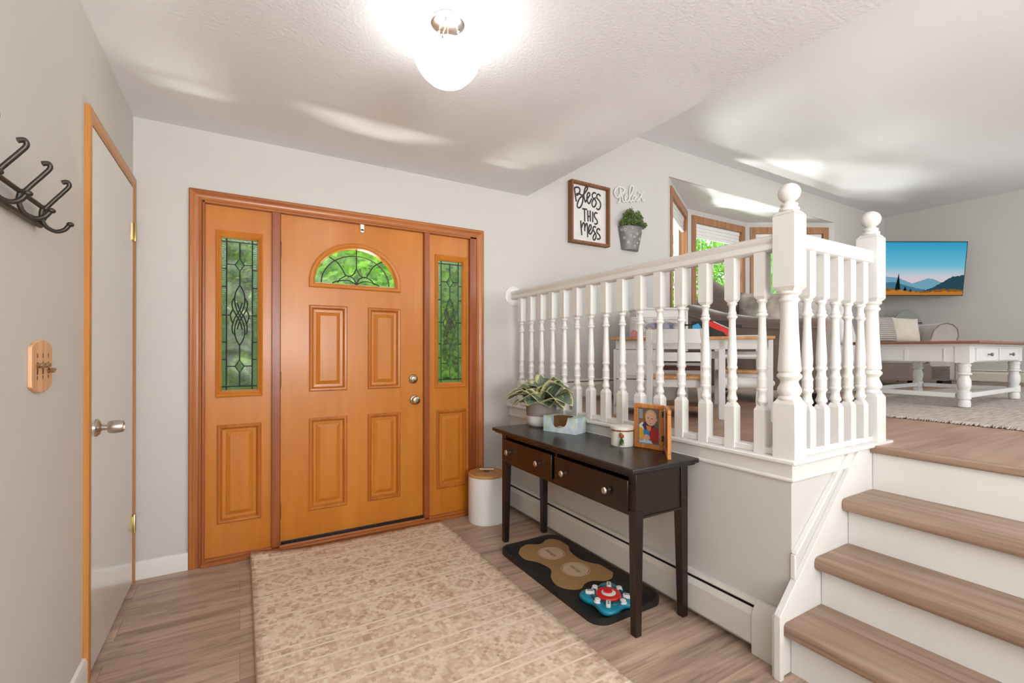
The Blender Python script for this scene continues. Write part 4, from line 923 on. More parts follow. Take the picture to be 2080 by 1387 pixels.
# photograph: flat coloured shapes printed on paper, facing -y of the leaf
PM = {k: plain('print_'+k, c, .35) for k, c in dict(bg=(.16, .13, .10), grey=(.30, .33, .36), skin=(.76, .45, .32), skin2=(.62, .30, .20), hair=(.62, .42, .22), navy=(.05, .035, .10), yellow=(.80, .42, .02), blue=(.03, .25, .50), lblue=(.50, .72, .80), red=(.42, .03, .03), white=(.75, .78, .80), brown=(.28, .13, .04), dk=(.05, .02, .02), orange=(.8, .25, .05), lip=(.55, .10, .08)).items()}
for n_, m_ in PM.items(): MT['p_'+n_] = m_
iw, ih = L-2*w_, Hh-2*w_
layers = [('bg', [(0, 0), (1, 0), (1, 1), (0, 1)]), ('brown', [(0, .55), (.35, .5), (.4, .8), (.1, .9), (0, .85)]), ('grey', [(0, .72), (.22, .7), (.2, 1), (0, 1)]),
 ('white', [(0, .50), (.2, .62), (.3, .5), (.25, .35), (0, .40)]), ('yellow', [(0, .14), (0, .47), (.2, .44), (.32, .30), (.3, .14)]), ('navy', [(.18, .52), (.32, .63), (.75, .55), (.85, .45), (.7, .32), (.35, .35)]),
 ('orange', [(.38, .52), (.62, .50), (.60, .38), (.52, .36), (.42, .40)]), ('blue', [(.22, .36), (.42, .42), (.58, .34), (.55, .22), (.30, .20)]), ('lblue', [(0, 0), (.02, .12), (.35, .14), (.62, .10), (.72, 0)]),
 ('skin', [(.25, .22), (.40, .28), (.55, .24), (.58, .16), (.42, .10), (.24, .14)]), ('skin2', [(.0, .14), (.22, .16), (.24, .08), (0, .08)]),
 ('hair', [(p.x, p.y) for p in [Vector((.60+.27*math.cos(a), .79+.18*math.sin(a))) for a in [PI*2*k/20 for k in range(20)]]]),
 ('skin', [(.60+.255*math.cos(a), .715+.195*math.sin(a)) for a in [PI*2*k/20 for k in range(20)]]), ('skin2', [(.88+.04*math.cos(a), .70+.05*math.sin(a)) for a in [PI*2*k/10 for k in range(10)]]),
 ('dk', [(.47+.035*math.cos(a), .735+.014*math.sin(a)) for a in [PI*2*k/10 for k in range(10)]]), ('dk', [(.66+.035*math.cos(a), .722+.014*math.sin(a)) for a in [PI*2*k/10 for k in range(10)]]),
 ('skin2', [(.55, .70), (.58, .645), (.52, .645)]), ('lip', [(.46, .605), (.56, .590), (.66, .602), (.56, .572)]),
 ('red', [(.78+.24*math.cos(a), .27+.22*math.sin(a)) if abs(math.cos(a)) < 2 else 0 for a in [PI*2*k/24 for k in range(24)]])]
def clampp(p): return (min(1, max(0, p[0])), min(1, max(0, p[1])))
ph = MB(); mats = []
for i, (c_, poly) in enumerate(layers):
    k = 'p_'+c_
    if k not in mats: mats.append(k)
    P_ = [clampp(p) for p in poly]; y = .0056-.00008*i
    ph.add([(w_+a*iw, y, w_+b_*ih) for a, b_ in P_], [tuple(range(len(P_)))], mats.index(k))
ph.build('photograph', mats, o1_, smooth=0)
q = MB(); q.rings([(w_-.002, L-w_+.002, w_-.002, Hh-w_+.002, .002), (w_+.005, L-w_-.005, w_+.005, Hh-w_-.005, .0044)], cap=False); q.build('mat_bevel', 'galv', o1_, smooth=0)
leaf_frame('blank_side', Hn+Vector((.004, -.006)), Bq, 1)
for z in (.048, .165): B(-.006, .003, -.008, .002, z, z+.028).build('hinge', 'blackp', t, bevel=.001, rot=(0, 0, -.9))

# bin with wooden lid
t = thing('ribbed_bin', 'white ribbed metal bin with a wooden lid by the door', 'bin', (1.515, 2.925, 0))
pr = [(.001, 0), (.126, 0), (.129, .003)]+[(.129+.0011*(k % 2), .006+.0058*k) for k in range(54)]+[(.129, .322), (.125, .322), (.124, .01)]
MB().lathe(pr, n=48, caps=False).build('body', 'whitep', t, smooth=80)
MB().lathe([(.001, .322), (.128, .322), (.131, .326), (.131, .338), (.128, .342), (.001, .342)], n=48).build('lid', 'oak', t)
q = MB().tube([(-.05, 0, .343), (-.05, 0, .362), (.05, 0, .362), (.05, 0, .343)], .004, 8)
q.build('handle', 'nickel', t, rot=(0, 0, -YAW))
B(-.02, .02, -.012, .012, .342, .350).build('latch', 'bronze', t, bevel=.002, rot=(0, 0, -YAW))

# boot tray, bone mat, puzzle
t = thing('boot_tray', 'black rubber boot tray on the floor under the console table', 'tray', (1.555, 2.000, 0))
rr = rrect(-.218, .205, -.470, .435, .075); ri = rrect(-.208, .195, -.460, .425, .068); rf = rrect(-.190, .178, -.442, .405, .055)
n = len(rr); v = [(x, y, 0) for x, y in rr]+[(x, y, .026) for x, y in rr]+[(x, y, .028) for x, y in ri]+[(x, y, .006) for x, y in rf]
f = [tuple(range(n-1, -1, -1)), tuple(range(3*n, 4*n))]+[(k*n+i, k*n+(i+1) % n, (k+1)*n+(i+1) % n, (k+1)*n+i) for k in range(3) for i in range(n)]
MB().add(v, f).build('tray', 'black', t, smooth=50)
t = thing('dog_bowl_mat', 'tan bone-shaped pet bowl mat lying in the black tray', 'mat', (1.585, 2.115, .0065))
bone = [(1.42, 2.33), (1.47, 2.385), (1.53, 2.405), (1.58, 2.375), (1.62, 2.375), (1.67, 2.405), (1.715, 2.39), (1.745, 2.33), (1.735, 2.26), (1.70, 2.20), (1.685, 2.13), (1.685, 2.07), (1.71, 2.01), (1.745, 1.96), (1.748, 1.89), (1.70, 1.835), (1.64, 1.825), (1.585, 1.86), (1.53, 1.855), (1.48, 1.825), (1.425, 1.855), (1.395, 1.92), (1.42, 2.0), (1.465, 2.06), (1.47, 2.12), (1.45, 2.19), (1.41, 2.25)]
bp_ = catmull([Vector((x-1.585, y-2.115)) for x, y in bone+bone[:1]], 4)[:-1]
MB().prism([(p.x, p.y) for p in bp_], 'z', 0, .004).build('mat', 'tan', t, smooth=30)
for cy, wd_ in ((.115, 'Hungry'), (-.115, 'thirsty')):
    o = MB().prism(circle(0, cy, .070, 32), 'z', .004, .0044).build('bowl_print', 'tanl', t, smooth=0)
    MB().tube([(x, y, .0042) for x, y in circle(0, cy, .078, 40)], .0018, 5, closed=True).build('ring_print', 'tanl', t)
    text_mesh('lettering', wd_, .034, 'tand', o, (0, cy, .0047), (0, 0, -PI/2), .0002)
t = thing('treat_puzzle', 'teal plastic pet treat puzzle with red centre and white sliders', 'pet toy', (1.522, 1.668, .0066), math.radians(47))
star = []
for k in range(48):
    a = 2*PI*k/48; star.append(((.118+.022*math.cos(4*a))*math.cos(a), (.118+.022*math.cos(4*a))*math.sin(a)))
def ringstack(mb, poly, lv):
    n = len(poly); v = []
    for s, z in lv: v += [(x*s, y*s, z) for x, y in poly]
    mb.add(v, [tuple(range(n-1, -1, -1)), tuple(range((len(lv)-1)*n, len(lv)*n))]+[(k*n+i, k*n+(i+1) % n, (k+1)*n+(i+1) % n, (k+1)*n+i) for k in range(len(lv)-1) for i in range(n)])
q = MB(); ringstack(q, star, [(.94, 0), (1, .008), (1, .018), (.95, .026), (.90, .028)]); q.build('base', 'teal', t, smooth=60)
q = MB()
for k in range(4): a = PI/4+PI/2*k; q.tube([((.078+.0*i)*math.cos(a+.28*(i-2)), .078*math.sin(a+.28*(i-2)), .0275) for i in range(5)], .009, 8)
q.build('groove', 'teald', t)
MB().lathe([(.050, .028), (.058, .030), (.060, .036), (.056, .042), (.036, .043), (.034, .040)], n=36, caps=False).build('red_ring', 'red', t)
MB().lathe([(.001, .028), (.034, .028), (.034, .044), (.030, .047), (.001, .047)], n=32).build('white_ring', 'whitep', t)
MB().lathe([(.001, .046), (.022, .046), (.022, .050), (.018, .053), (.001, .053)], c=(.004, .004, 0), n=28).build('centre_knob', 'red', t)
def rot2(p, a): return (p[0]*math.cos(a)-p[1]*math.sin(a), p[0]*math.sin(a)+p[1]*math.cos(a))
for k in range(4):
    a = PI/2*k; q = MB(); q.prism([rot2((x+.088, y), a) for x, y in rrect(-.022, .022, -.011, .011, .009, 4)], 'z', .028, .043); o = q.build('slider', 'whitep', t, bevel=.002)
    q = MB(); q.prism([rot2((x, y), a) for x, y in ((.078, -.0015), (.098, -.0015), (.098, .0015), (.078, .0015))], 'z', .0432, .0436)
    for xx in (.078, .098): q.prism([rot2((x, y), a) for x, y in ((xx-.0015, -.005), (xx+.0015, -.005), (xx+.0015, .005), (xx-.0015, .005))], 'z', .0432, .0436)
    q.build('bone_print', 'ink', o, smooth=0)
    a += PI/4; c_ = rot2((.082, .012), a); MB().lathe([(.018, .028), (.017, .031), (.013, .033), (.014, .041), (.012, .043), (.001, .043)], (c_[0], c_[1], 0), 18).build('peg', 'whitep', t)

# ------------------------------------------------------------------ wall decor above the railing
t = thing('framed_sign', 'brown framed sign lettered Bless THIS mess on the wall', 'sign', (2.585, Y0, 2.38))
def LS(mb, nm, mat, par=t, **k): mb.v = [(x-2.585, y-Y0, z-2.38) for x, y, z in mb.v]; return mb.build(nm, mat, par, **k)
a0, a1, c0, c1 = 2.372, 2.798, 2.118, 2.640
q = MB(); 
for bx_ in ((a0, a0+.020, c0, c1), (a1-.020, a1, c0, c1), (a0+.020, a1-.020, c0, c0+.022), (a0+.020, a1-.020, c1-.022, c1)): q.box(bx_[0], bx_[1], 3.045, Y0, bx_[2], bx_[3])
LS(q, 'frame', 'signo', bevel=.002)
LS(B(a0+.01, a1-.01, 3.082, Y0-.002, c0+.01, c1-.01), 'board', 'board', smooth=0)
SIGN =  [[(2.424, 2.587), (2.433, 2.53), (2.446, 2.473)], [(2.421, 2.586), (2.453, 2.599), (2.481, 2.592), (2.481, 2.561), (2.453, 2.529), (2.45, 2.541), (2.481, 2.545), (2.513, 2.53), (2.516, 2.494), (2.499, 2.446), (2.476, 2.425), (2.456, 2.432), (2.46, 2.466), (2.481, 2.506), (2.513, 2.537), (2.545, 2.572), (2.569, 2.608), (2.56, 2.623), (2.539, 2.598), (2.528, 2.546), (2.535, 2.506), (2.548, 2.481)], [(2.548, 2.49), (2.575, 2.529), (2.595, 2.558), (2.586, 2.575), (2.569, 2.562), (2.563, 2.534), (2.566, 2.502), (2.581, 2.479), (2.598, 2.494), (2.616, 2.529)], [(2.665, 2.579), (2.643, 2.585), (2.622, 2.565), (2.628, 2.538), (2.658, 2.52), (2.667, 2.493), (2.646, 2.46), (2.625, 2.464), (2.619, 2.49), (2.634, 2.523), (2.664, 2.544)], [(2.718, 2.565), (2.697, 2.58), (2.675, 2.567), (2.676, 2.544), (2.705, 2.521), (2.719, 2.49), (2.707, 2.453), (2.685, 2.443), (2.669, 2.454)], [(2.51, 2.422), (2.563, 2.424)], [(2.534, 2.421), (2.538, 2.315)], [(2.569, 2.418), (2.575, 2.32)], [(2.598, 2.42), (2.601, 2.324)], [(2.572, 2.363), (2.601, 2.37)], [(2.628, 2.415), (2.628, 2.321)], [(2.681, 2.406), (2.662, 2.411), (2.646, 2.393), (2.652, 2.368), (2.676, 2.345), (2.681, 2.323), (2.662, 2.309), (2.645, 2.314)], [(2.493, 2.317), (2.498, 2.254), (2.506, 2.192)], [(2.502, 2.255), (2.515, 2.291), (2.529, 2.302), (2.537, 2.273), (2.538, 2.23)], [(2.538, 2.26), (2.55, 2.291), (2.564, 2.298), (2.569, 2.241), (2.57, 2.182)], [(2.57, 2.216), (2.59, 2.237), (2.609, 2.267), (2.609, 2.29), (2.597, 2.293), (2.584, 2.266), (2.584, 2.229), (2.598, 2.213), (2.616, 2.229), (2.631, 2.259)], [(2.665, 2.28), (2.646, 2.286), (2.631, 2.268), (2.64, 2.246), (2.662, 2.223), (2.665, 2.194), (2.646, 2.167), (2.631, 2.18), (2.64, 2.209), (2.664, 2.235)], [(2.714, 2.261), (2.694, 2.274), (2.676, 2.26), (2.679, 2.237), (2.705, 2.217), (2.714, 2.195), (2.695, 2.181), (2.675, 2.183)]]
RELAX =  [[(2.949, 2.622), (2.93, 2.588), (2.902, 2.6), (2.889, 2.635), (2.917, 2.676), (2.958, 2.694), (2.999, 2.687), (3.01, 2.663), (2.986, 2.638), (2.964, 2.627), (2.983, 2.6), (2.994, 2.566), (3.013, 2.566)], [(2.957, 2.693), (2.959, 2.637), (2.955, 2.59), (2.945, 2.551), (2.924, 2.541)], [(3.012, 2.583), (3.043, 2.612), (3.048, 2.63), (3.032, 2.631), (3.018, 2.606), (3.024, 2.574), (3.047, 2.575), (3.072, 2.603), (3.108, 2.673), (3.122, 2.714), (3.103, 2.731), (3.079, 2.706), (3.074, 2.644), (3.076, 2.592), (3.09, 2.575), (3.111, 2.6)], [(3.149, 2.646), (3.129, 2.641), (3.111, 2.612), (3.122, 2.59), (3.141, 2.607), (3.155, 2.642), (3.155, 2.61), (3.172, 2.597), (3.19, 2.623)], [(3.183, 2.674), (3.21, 2.684), (3.227, 2.653), (3.247, 2.616), (3.266, 2.623)], [(3.255, 2.695), (3.235, 2.676), (3.213, 2.639), (3.195, 2.609), (3.177, 2.609)]]
q = MB()
for st in SIGN:
    P_ = catmull([Vector((x*.985+.040, 0, z*.985+.035)) for x, z in st], 5) if len(st) > 2 else [Vector((x*.985+.040, 0, z*.985+.035)) for x, z in st]
    o_ = len(q.v); q.tube([(p.x, 3.0812, p.z) for p in P_], .0075, 8)
    for i in range(o_, len(q.v)): x, y, z = q.v[i]; q.v[i] = (x, 3.0812+(y-3.0812)*.12, z)
LS(q, 'lettering', 'ink', smooth=60)
t = thing('word_sign', 'white script word Relax mounted on the wall above the planter', 'sign', (3.09, Y0, 2.63))
q = MB()
for st in RELAX:
    P_ = catmull([Vector((x, 0, z)) for x, z in st], 5); o_ = len(q.v); q.tube([(p.x, 3.0815, p.z) for p in P_], .0095, 8)
    for i in range(o_, len(q.v)): x, y, z = q.v[i]; q.v[i] = (x, 3.090+(y-3.0815)*(1.1 if y > 3.0815 else .35), z)
q.v = [(x-3.09, y-Y0, z-2.63) for x, y, z in q.v]; q.build('lettering', 'stone', t, smooth=60)
# wall planter
t = thing('wall_planter', 'grey dotted half-round tin planter of boxwood on the wall', 'planter', (3.075, Y0, 2.125))
def halfpot(r0, r1, z0, z1, n=16):
    v = []
    for (r, z) in ((r0, z0), (r1, z1)): v += [(r*math.cos(PI+PI*k/n), -.004+r*.72*math.sin(PI+PI*k/n), z) for k in range(n+1)]
    m = n+1; f = [(i, i+1, m+i+1, m+i) for i in range(n)]+[(0, m, 2*m-1, n), tuple(range(m-1, -1, -1))]
    return v, f
v, f = halfpot(.095, .138, 0, .205); MB().add(v, f).build('tin', 'galv', t, smooth=50)
q = MB().tube([(.139*math.cos(PI+PI*k/20), -.004+.139*.72*math.sin(PI+PI*k/20), .205) for k in range(21)], .003, 6); q.build('rim', 'galv', t)
q = MB(); R = random.Random(9)
for (a, h_) in ((20, .17), (38, .17), (50, .06), (62, .02+.1), (70, .185), (80, .11), (95, .14), (105, .06), (118, .10), (128, .18), (140, .04), (150, .12), (160, .17), (30, .10), (88, .03)):
    r = .095+(.138-.095)*h_/.205+.001; aa = PI+math.radians(a); c_ = Vector((r*math.cos(aa), -.004+.72*r*math.sin(aa), h_)); tg = Vector((-math.sin(aa), .72*math.cos(aa), 0)).normalized(); u_ = Vector((0, 0, 1)); rad = R.choice((.007, .009, .011))
    q.tube([tuple(c_+tg*rad*math.cos(2*PI*i/14)+u_*rad*math.sin(2*PI*i/14)) for i in range(14)], .0022, 5, closed=True)
q.build('dot_pattern', 'enamel', t)
foliage('boxwood_foliage', 'box', t, [(0, -.055, .25, .13, .06, .05), (-.03, -.055, .335, .025, .03, .05), (.06, -.05, .325, .025, .03, .05), (-.05, -.055, .30, .06, .045, .06), (.05, -.05, .29, .07, .045, .05), (-.10, -.05, .235, .05, .045, .04), (.11, -.05, .235, .05, .045, .035), (.0, -.05, .29, .04, .04, .05)], 2600, .012, 5)

# ================================================================== LIVING ROOM
def atd(d, px, z=None, v=None):
    l = (px-1040)/935*d; return Vector((d*.508+l*.861, d*.861-l*.508, z if z is not None else CAMZ+(709.45-v)*d/935))
# big woven rug
t = thing('area_rug', 'oatmeal woven rug with a frayed edge under the coffee table', 'rug', (5.7, 1.0, U))
v = []; nx, ny = 60, 50
rx0, rx1, ry0, ry1 = -2.12, 2.0, -1.5, .95
R = random.Random(3)
er = [R.uniform(-.02, .02) for _ in range(ny+1)]
for i in range(nx+1):
    for j in range(ny+1):
        x = rx0+(rx1-rx0)*i/nx; y = ry0+(ry1-ry0)*j/ny
        if i == 0: x += er[j]
        v.append((x, y, .012))
o = MB().add(v, [(i*(ny+1)+j, (i+1)*(ny+1)+j, (i+1)*(ny+1)+j+1, i*(ny+1)+j+1) for i in range(nx) for j in range(ny)]).build('pile', 'shag', t, smooth=180); m = o.modifiers.new('s', 'SOLIDIFY'); m.thickness = .011; m.offset = -1
q = MB()
for k in range(420):
    y = ry0+(ry1-ry0)*k/420; a = R.uniform(.01, .035); q.tube([(rx0+.01, y, .012), (rx0-a, y+R.uniform(-.012, .012), .004)], [.005, .002], 5)
o = q.build('fringe', 'shag', t); o['kind'] = 'stuff'

# coffee table
t = thing('coffee_table', 'white coffee table with a red-brown wooden top and turned legs', 'coffee table', (5.125, 1.54, U+.012))
def LK(mb, nm, mat, par=t, **k): mb.v = [(x-5.125, y-1.54, z-U-.012) for x, y, z in mb.v]; return mb.build(nm, mat, par, **k)
MT['ctop'] = wood('distressed_cherry_top', (.16, .05, .025), (.25, .085, .04), (.30, .16, .11), 'y', .35, 16)
ax0, ax1, ay0, ay1 = 4.50, 5.75, 1.18, 1.90
zt = 1.282
LK(MB().box(ax0-.075, ax1+.075, ay0-.08, ay1+.08, zt-.020, zt), 'tabletop', 'ctop', bevel=.006)
LK(MB().box(ax0-.02, ax1+.02, ay0-.02, ay1+.02, zt-.036, zt-.020).box(ax0, ax1, ay0, ay0+.02, zt-.155, zt-.036).box(ax0, ax1, ay1-.02, ay1, zt-.155, zt-.036).box(ax0, ax0+.02, ay0, ay1, zt-.155, zt-.036).box(ax1-.02, ax1, ay0, ay1, zt-.155, zt-.036), 'apron', 'white', bevel=.002)
LK(MB().box(ax0-.006, ax0, ay0+.14, ay1-.14, zt-.150, zt-.142).box(ax0-.006, ax0, ay0+.14, ay1-.14, zt-.062, zt-.054).box(ax0-.006, ax0, (ay0+ay1)/2-.012, (ay0+ay1)/2+.012, zt-.142, zt-.062).box(ax0-.006, ax0, ay0+.13, ay0+.14, zt-.15, zt-.054).box(ax0-.006, ax0, ay1-.14, ay1-.13, zt-.15, zt-.054), 'side_panel', 'white', bevel=.001)
for x0 in (ax0+.13, ax0+.65):
    dr = LK(MB().box(x0, x0+.46, ay0-.012, ay0, zt-.148, zt-.052), 'drawer', 'white', bevel=.003)
    for dx in (.16, .30) if False else (.23,):
        LK(MB().lathe([(.006, 0), (.005, -.012), (.013, -.018), (.014, -.026), (.008, -.030), (.001, -.030)], (x0+dx, ay0-.012, zt-.10), 14, ax='y'), 'knob', 'galv', dr)
lp = [(.030, .0), (.042, .006), (.044, .03), (.040, .055), (.034, .062), (.046, .064), (.046, .118), (.034, .122), (.040, .135), (.047, .165), (.045, .20), (.034, .225), (.036, .235), (.050, .243), (.050, .250), (.036, .258), (.042, .263), (.042, .30), (.048, .306), (.048, .312), (.038, .318), (.045, .330)]
for (x, y) in ((ax0+.035, ay0+.035), (ax0+.035, ay1-.035), (ax1-.035, ay0+.035), (ax1-.035, ay1-.035)):
    q = MB().lathe([(r*.84, z+U+.012) for r, z in lp], (x, y, 0), 20).box(x-.040, x+.040, y-.040, y+.040, zt-.160, zt-.037); LK(q, 'leg', 'white', smooth=40)
q = MB().box(ax0+.02, ax0+.05, ay0+.08, ay1-.08, U+.08, U+.115).box(ax1-.05, ax1-.02, ay0+.08, ay1-.08, U+.08, U+.115).box(ax0+.08, ax1-.08, ay0+.02, ay0+.05, U+.08, U+.115).box(ax0+.08, ax1-.08, ay1-.05, ay1-.02, U+.08, U+.115)
LK(q, 'stretcher', 'white', bevel=.003)

# sofa with its back to the railing
t = thing('sofa', 'taupe velvet sofa standing with its back to the white railing', 'sofa', (3.6, 2.3, U+.0125))
def bxl(x0, x1, y0, y1, z0, z1): return MB().box(x0, x1, y0, y1, z0, z1)
bk = [(-.60, .10), (.76, .10), (.76, .845), (.58, .845), (.30, .755), (.02, .70), (-.25, .665), (-.60, .655)]
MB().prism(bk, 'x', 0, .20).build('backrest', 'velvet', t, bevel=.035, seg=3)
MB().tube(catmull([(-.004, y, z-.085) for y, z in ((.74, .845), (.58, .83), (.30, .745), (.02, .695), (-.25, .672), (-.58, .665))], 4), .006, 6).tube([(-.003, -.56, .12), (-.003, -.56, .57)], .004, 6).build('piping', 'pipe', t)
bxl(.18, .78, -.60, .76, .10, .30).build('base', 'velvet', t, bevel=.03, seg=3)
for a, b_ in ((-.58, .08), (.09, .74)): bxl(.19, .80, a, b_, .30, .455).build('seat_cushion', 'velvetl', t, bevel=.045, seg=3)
for (x, y) in ((.03, -.55), (.03, .68), (.70, -.55), (.70, .68)): bxl(x, x+.06, y, y+.06, 0, .10).build('leg', 'blackp', t, bevel=.004)

# loveseat set at an angle in the bay
t = thing('loveseat', 'light taupe loveseat with a rolled arm under the bay window', 'sofa', tuple(atd(5.45, 1795, U)), -YAW)
# local x: to the right of the picture, local y: away from the viewer, origin at front left
Lw = .83
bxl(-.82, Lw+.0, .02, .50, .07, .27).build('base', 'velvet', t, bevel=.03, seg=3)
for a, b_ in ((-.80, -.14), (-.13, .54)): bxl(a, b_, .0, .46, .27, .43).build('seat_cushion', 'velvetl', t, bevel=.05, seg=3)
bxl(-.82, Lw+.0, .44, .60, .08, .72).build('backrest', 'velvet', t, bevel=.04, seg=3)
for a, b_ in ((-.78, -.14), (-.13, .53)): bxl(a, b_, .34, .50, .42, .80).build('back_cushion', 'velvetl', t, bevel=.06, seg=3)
ar = [(.56, .08), (.86, .08), (.87, .50), (.90, .60), (.89, .68), (.84, .735), (.76, .755), (.68, .735), (.61, .67), (.57, .56)]
MB().prism(ar, 'y', .02, .56).build('arm', 'velvetl', t, bevel=.02, seg=3)
MB().tube([(x, .018, z) for x, z in ar[1:]], .006, 6).build('piping', 'pipe', t)
for (x, y) in ((-.76, .06), (.74, .05), (-.76, .44), (.72, .44)): bxl(x, x+.11, y, y+.08, 0, .075).build('leg', 'blackp', t, bevel=.004)

# pillows
def put(nm, d, px, v, w_, h_, th, mat, label, tilt=0, yaw=0, roll=0, z=None):
    p = atd(d, px, z=z) if z is not None else atd(d, px, v=v)
    return pillow(nm, w_, h_, th, mat, tuple(p), (tilt, roll, -YAW+yaw), label, group=None)
put('throw_pillow', 5.55, 1793, 666, .30, .33, .12, 'knit', 'ribbed grey-beige throw pillow beside the cream fleece pillow', -.2, .1)
put('throw_pillow', 5.62, 1834, 668, .36, .33, .14, 'creamf', 'cream fleece throw pillow against the rolled arm', -.25, -.1, .08)
put('throw_pillow', 5.35, 1702, 670, .40, .42, .14, 'whitef', 'white furry throw pillow seen between the return balusters', -.25, .1)
put('throw_pillow', 5.7, 1738, 672, .36, .40, .12, 'greyf', 'grey velour pillow behind the second railing post', -.2, .0)
put('throw_pillow', 5.95, 1680, 633, .36, .22, .14, 'greyf', 'small grey pillow on top of the sofa back by the bay window', -.2, .2)
def onso(y, z, w_, h_, mat, label, roll, x=3.93, th=.15):
    return pillow('throw_pillow', w_, h_, th, mat, (x, y, z), (0, roll, -PI/2+.1), label)
pillow('throw_pillow', .50, .46, .16, 'velvet', (3.95, 2.82, 1.62), (.05, .55, -PI/2), 'dark taupe pillow tilted up in the far corner of the sofa')
MT['pat'] = plain('patterned_pillow_print', (.42, .37, .32), .85, var=.55, vscale=7)
pillow('throw_pillow', .46, .44, .16, 'pat', (3.95, 2.38, 1.50), (.05, .12, -PI/2), 'patterned beige pillow behind the sofa back')
pillow('throw_pillow', .44, .44, .16, 'velvetl', (4.12, 2.16, 1.58), (.05, .72, -PI/2), 'plain beige pillow tipped on its corner beside the patterned pillow')
pillow('throw_pillow', .50, .40, .14, 'whitef', (3.94, 1.92, 1.47), (.05, .10, -PI/2), 'pale grey knitted pillow nearest the near end of the sofa')

# television
t = thing('television', 'flat television showing a mountain landscape, on a wall arm', 'television', tuple(atd(5.98, 1864, z=2.275)), -YAW)
TW, TH = 1.24, .70
def tl(mb, nm, mat, par=t, **k): return mb.build(nm, mat, par, **k)
sb = tl(B(-TW/2, TW/2, 0, .035, -TH/2, TH/2), 'bezel', 'blackp', bevel=.004); sb.rotation_euler = (math.radians(6), 0, 0)
B(-.3, .3, .035, .07, -.2, .2).build('back_housing', 'blackp', sb, bevel=.01)
EM = {}
def em(n_, c, s=1.0): MT['e_'+n_] = emis('screen_'+n_, c, s)
m = bpy.data.materials.new('screen_sky'); m.use_nodes = True; tt = m.node_tree; tt.nodes.clear(); MT['e_sky'] = m
oo = node(tt, 'ShaderNodeOutputMaterial'); ee = node(tt, 'ShaderNodeEmission'); sx_ = node(tt, 'ShaderNodeSeparateXYZ'); tt.links.new(coords(tt), sx_.inputs[0])
tt.links.new(ramp(tt, mth(tt, 'ADD', mth(tt, 'DIVIDE', sx_.outputs[2], TH), .5), [(.28, (.74, .60, .64)), (.36, (.62, .62, .70)), (.55, (.15, .53, .68)), (1, (.028, .34, .58))]), ee.inputs[0]); tt.links.new(ee.outputs[0], oo.inputs[0])
em('far', (.17, .38, .50)); em('mid', (.06, .18, .27)); em('hill', (.028, .07, .10)); em('dark', (.006, .012, .014)); em('gold', (.50, .20, .035)); em('gold2', (.28, .10, .02)); em('mist', (.62, .62, .70))
def scr(x, z): return (-TW/2+.012+x*(TW-.024), z*(TH-.024)-TH/2+.012)
q = MB(); mats = []
def lay(poly, mt, lv):
    if mt not in mats: mats.append(mt)
    q.add([(scr(*p)[0], -.0008-.0003*lv, scr(*p)[1]) for p in poly], [tuple(range(len(poly)))], mats.index(mt))
lay([(0, 0), (1, 0), (1, 1), (0, 1)], 'e_sky', 0)
R = random.Random(12)
def ridge(pts, mt, lv, jag=0, tr=0):
    P_ = []
    for (a, b_) in zip(pts, pts[1:]):
        for i in range(10): u = i/10; P_.append((a[0]+(b_[0]-a[0])*u, a[1]+(b_[1]-a[1])*u+R.uniform(-jag, jag)))
    P_.append(pts[-1]); lay([(p[0], 0) for p in (P_[-1], P_[0])][::1]+P_, mt, lv)
ridge([(.0, .30), (.12, .36), (.30, .33), (.45, .22), (.62, .32), (.68, .30), (.80, .22), (1, .2)], 'e_far', 1, .004)
ridge([(.0, .22), (.25, .25), (.50, .13), (.6, .1), (.62, .06)], 'e_mid', 2, .003)
ridge([(.52, .04), (.66, .13), (.80, .27), (.88, .35), (1, .38)], 'e_hill', 3, .010)
ridge([(0, .34), (.05, .33), (.10, .20), (.20, .12), (.33, .06)], 'e_dark', 4, .012)
for (x, h_) in ((.30, .42), (.06, .40), (.38, .17), (.44, .12), (.62, .1), (.93, .1)):
    lay([(x-.035, .03), (x+.035, .03), (x+.012, h_*.7), (x, h_), (x-.012, h_*.7)], 'e_dark', 5)
ridge([(0, .10), (.2, .13), (.4, .07), (.6, .08), (.8, .11), (1, .10)], 'e_gold2', 6, .018)
ridge([(0, .07), (.3, .09), (.5, .05), (.75, .07), (1, .06)], 'e_gold', 7, .02)
q.build('screen', mats, sb, smooth=0)
q = MB().box(-.03, .03, .06, .10, -.05, .05).tube([(0, .09, 0), (.33, .33, 0), (.565, .335, 0)], .02, 8).box(.560, .575, .30, .37, -.08, .08)
q.build('wall_arm', 'blackp', t)
# small side table, mostly hidden behind the rolled arm, carrying the disc and the black box
p = atd(6.3, 1850, z=U)
t = thing('side_table', 'small dark side table behind the rolled sofa arm', 'side table', (p.x, p.y, U), -YAW)
MB().lathe([(.001, .575), (.21, .575), (.215, .585), (.21, .595), (.001, .595)], n=32).build('tabletop', 'blackp', t)
for k in range(3): a = 2*PI*k/3; MB().tube([(.15*math.cos(a), .15*math.sin(a), 0), (.12*math.cos(a), .12*math.sin(a), .58)], .012, 8).build('leg', 'blackp', t)
t = thing('round_disc', 'round grey translucent disc with a dark rim behind the rolled arm', 'decoration', (p.x, p.y, U+.595), -YAW)
MB().lathe([(.001, -.004), (.192, -.004), (.192, .004), (.001, .004)], (0, .06, .195), 40, ax='y').build('disc', 'greyd', t)
MB().tube([(x, .06, z+.195) for x, z in circle(0, 0, .193, 48)], .004, 6, closed=True).build('rim', 'galv', t)
B(-.06, .06, .03, .09, 0, .012).build('foot', 'blackp', t, bevel=.003)
t = thing('black_box_ornament', 'black ornament with a white and pink flower and lattice panel behind the arm', 'ornament', (p.x, p.y, U+.595), -YAW)
B(-.085, .075, -.09, -.02, 0, .215).build('case', 'blackp', t, bevel=.004)
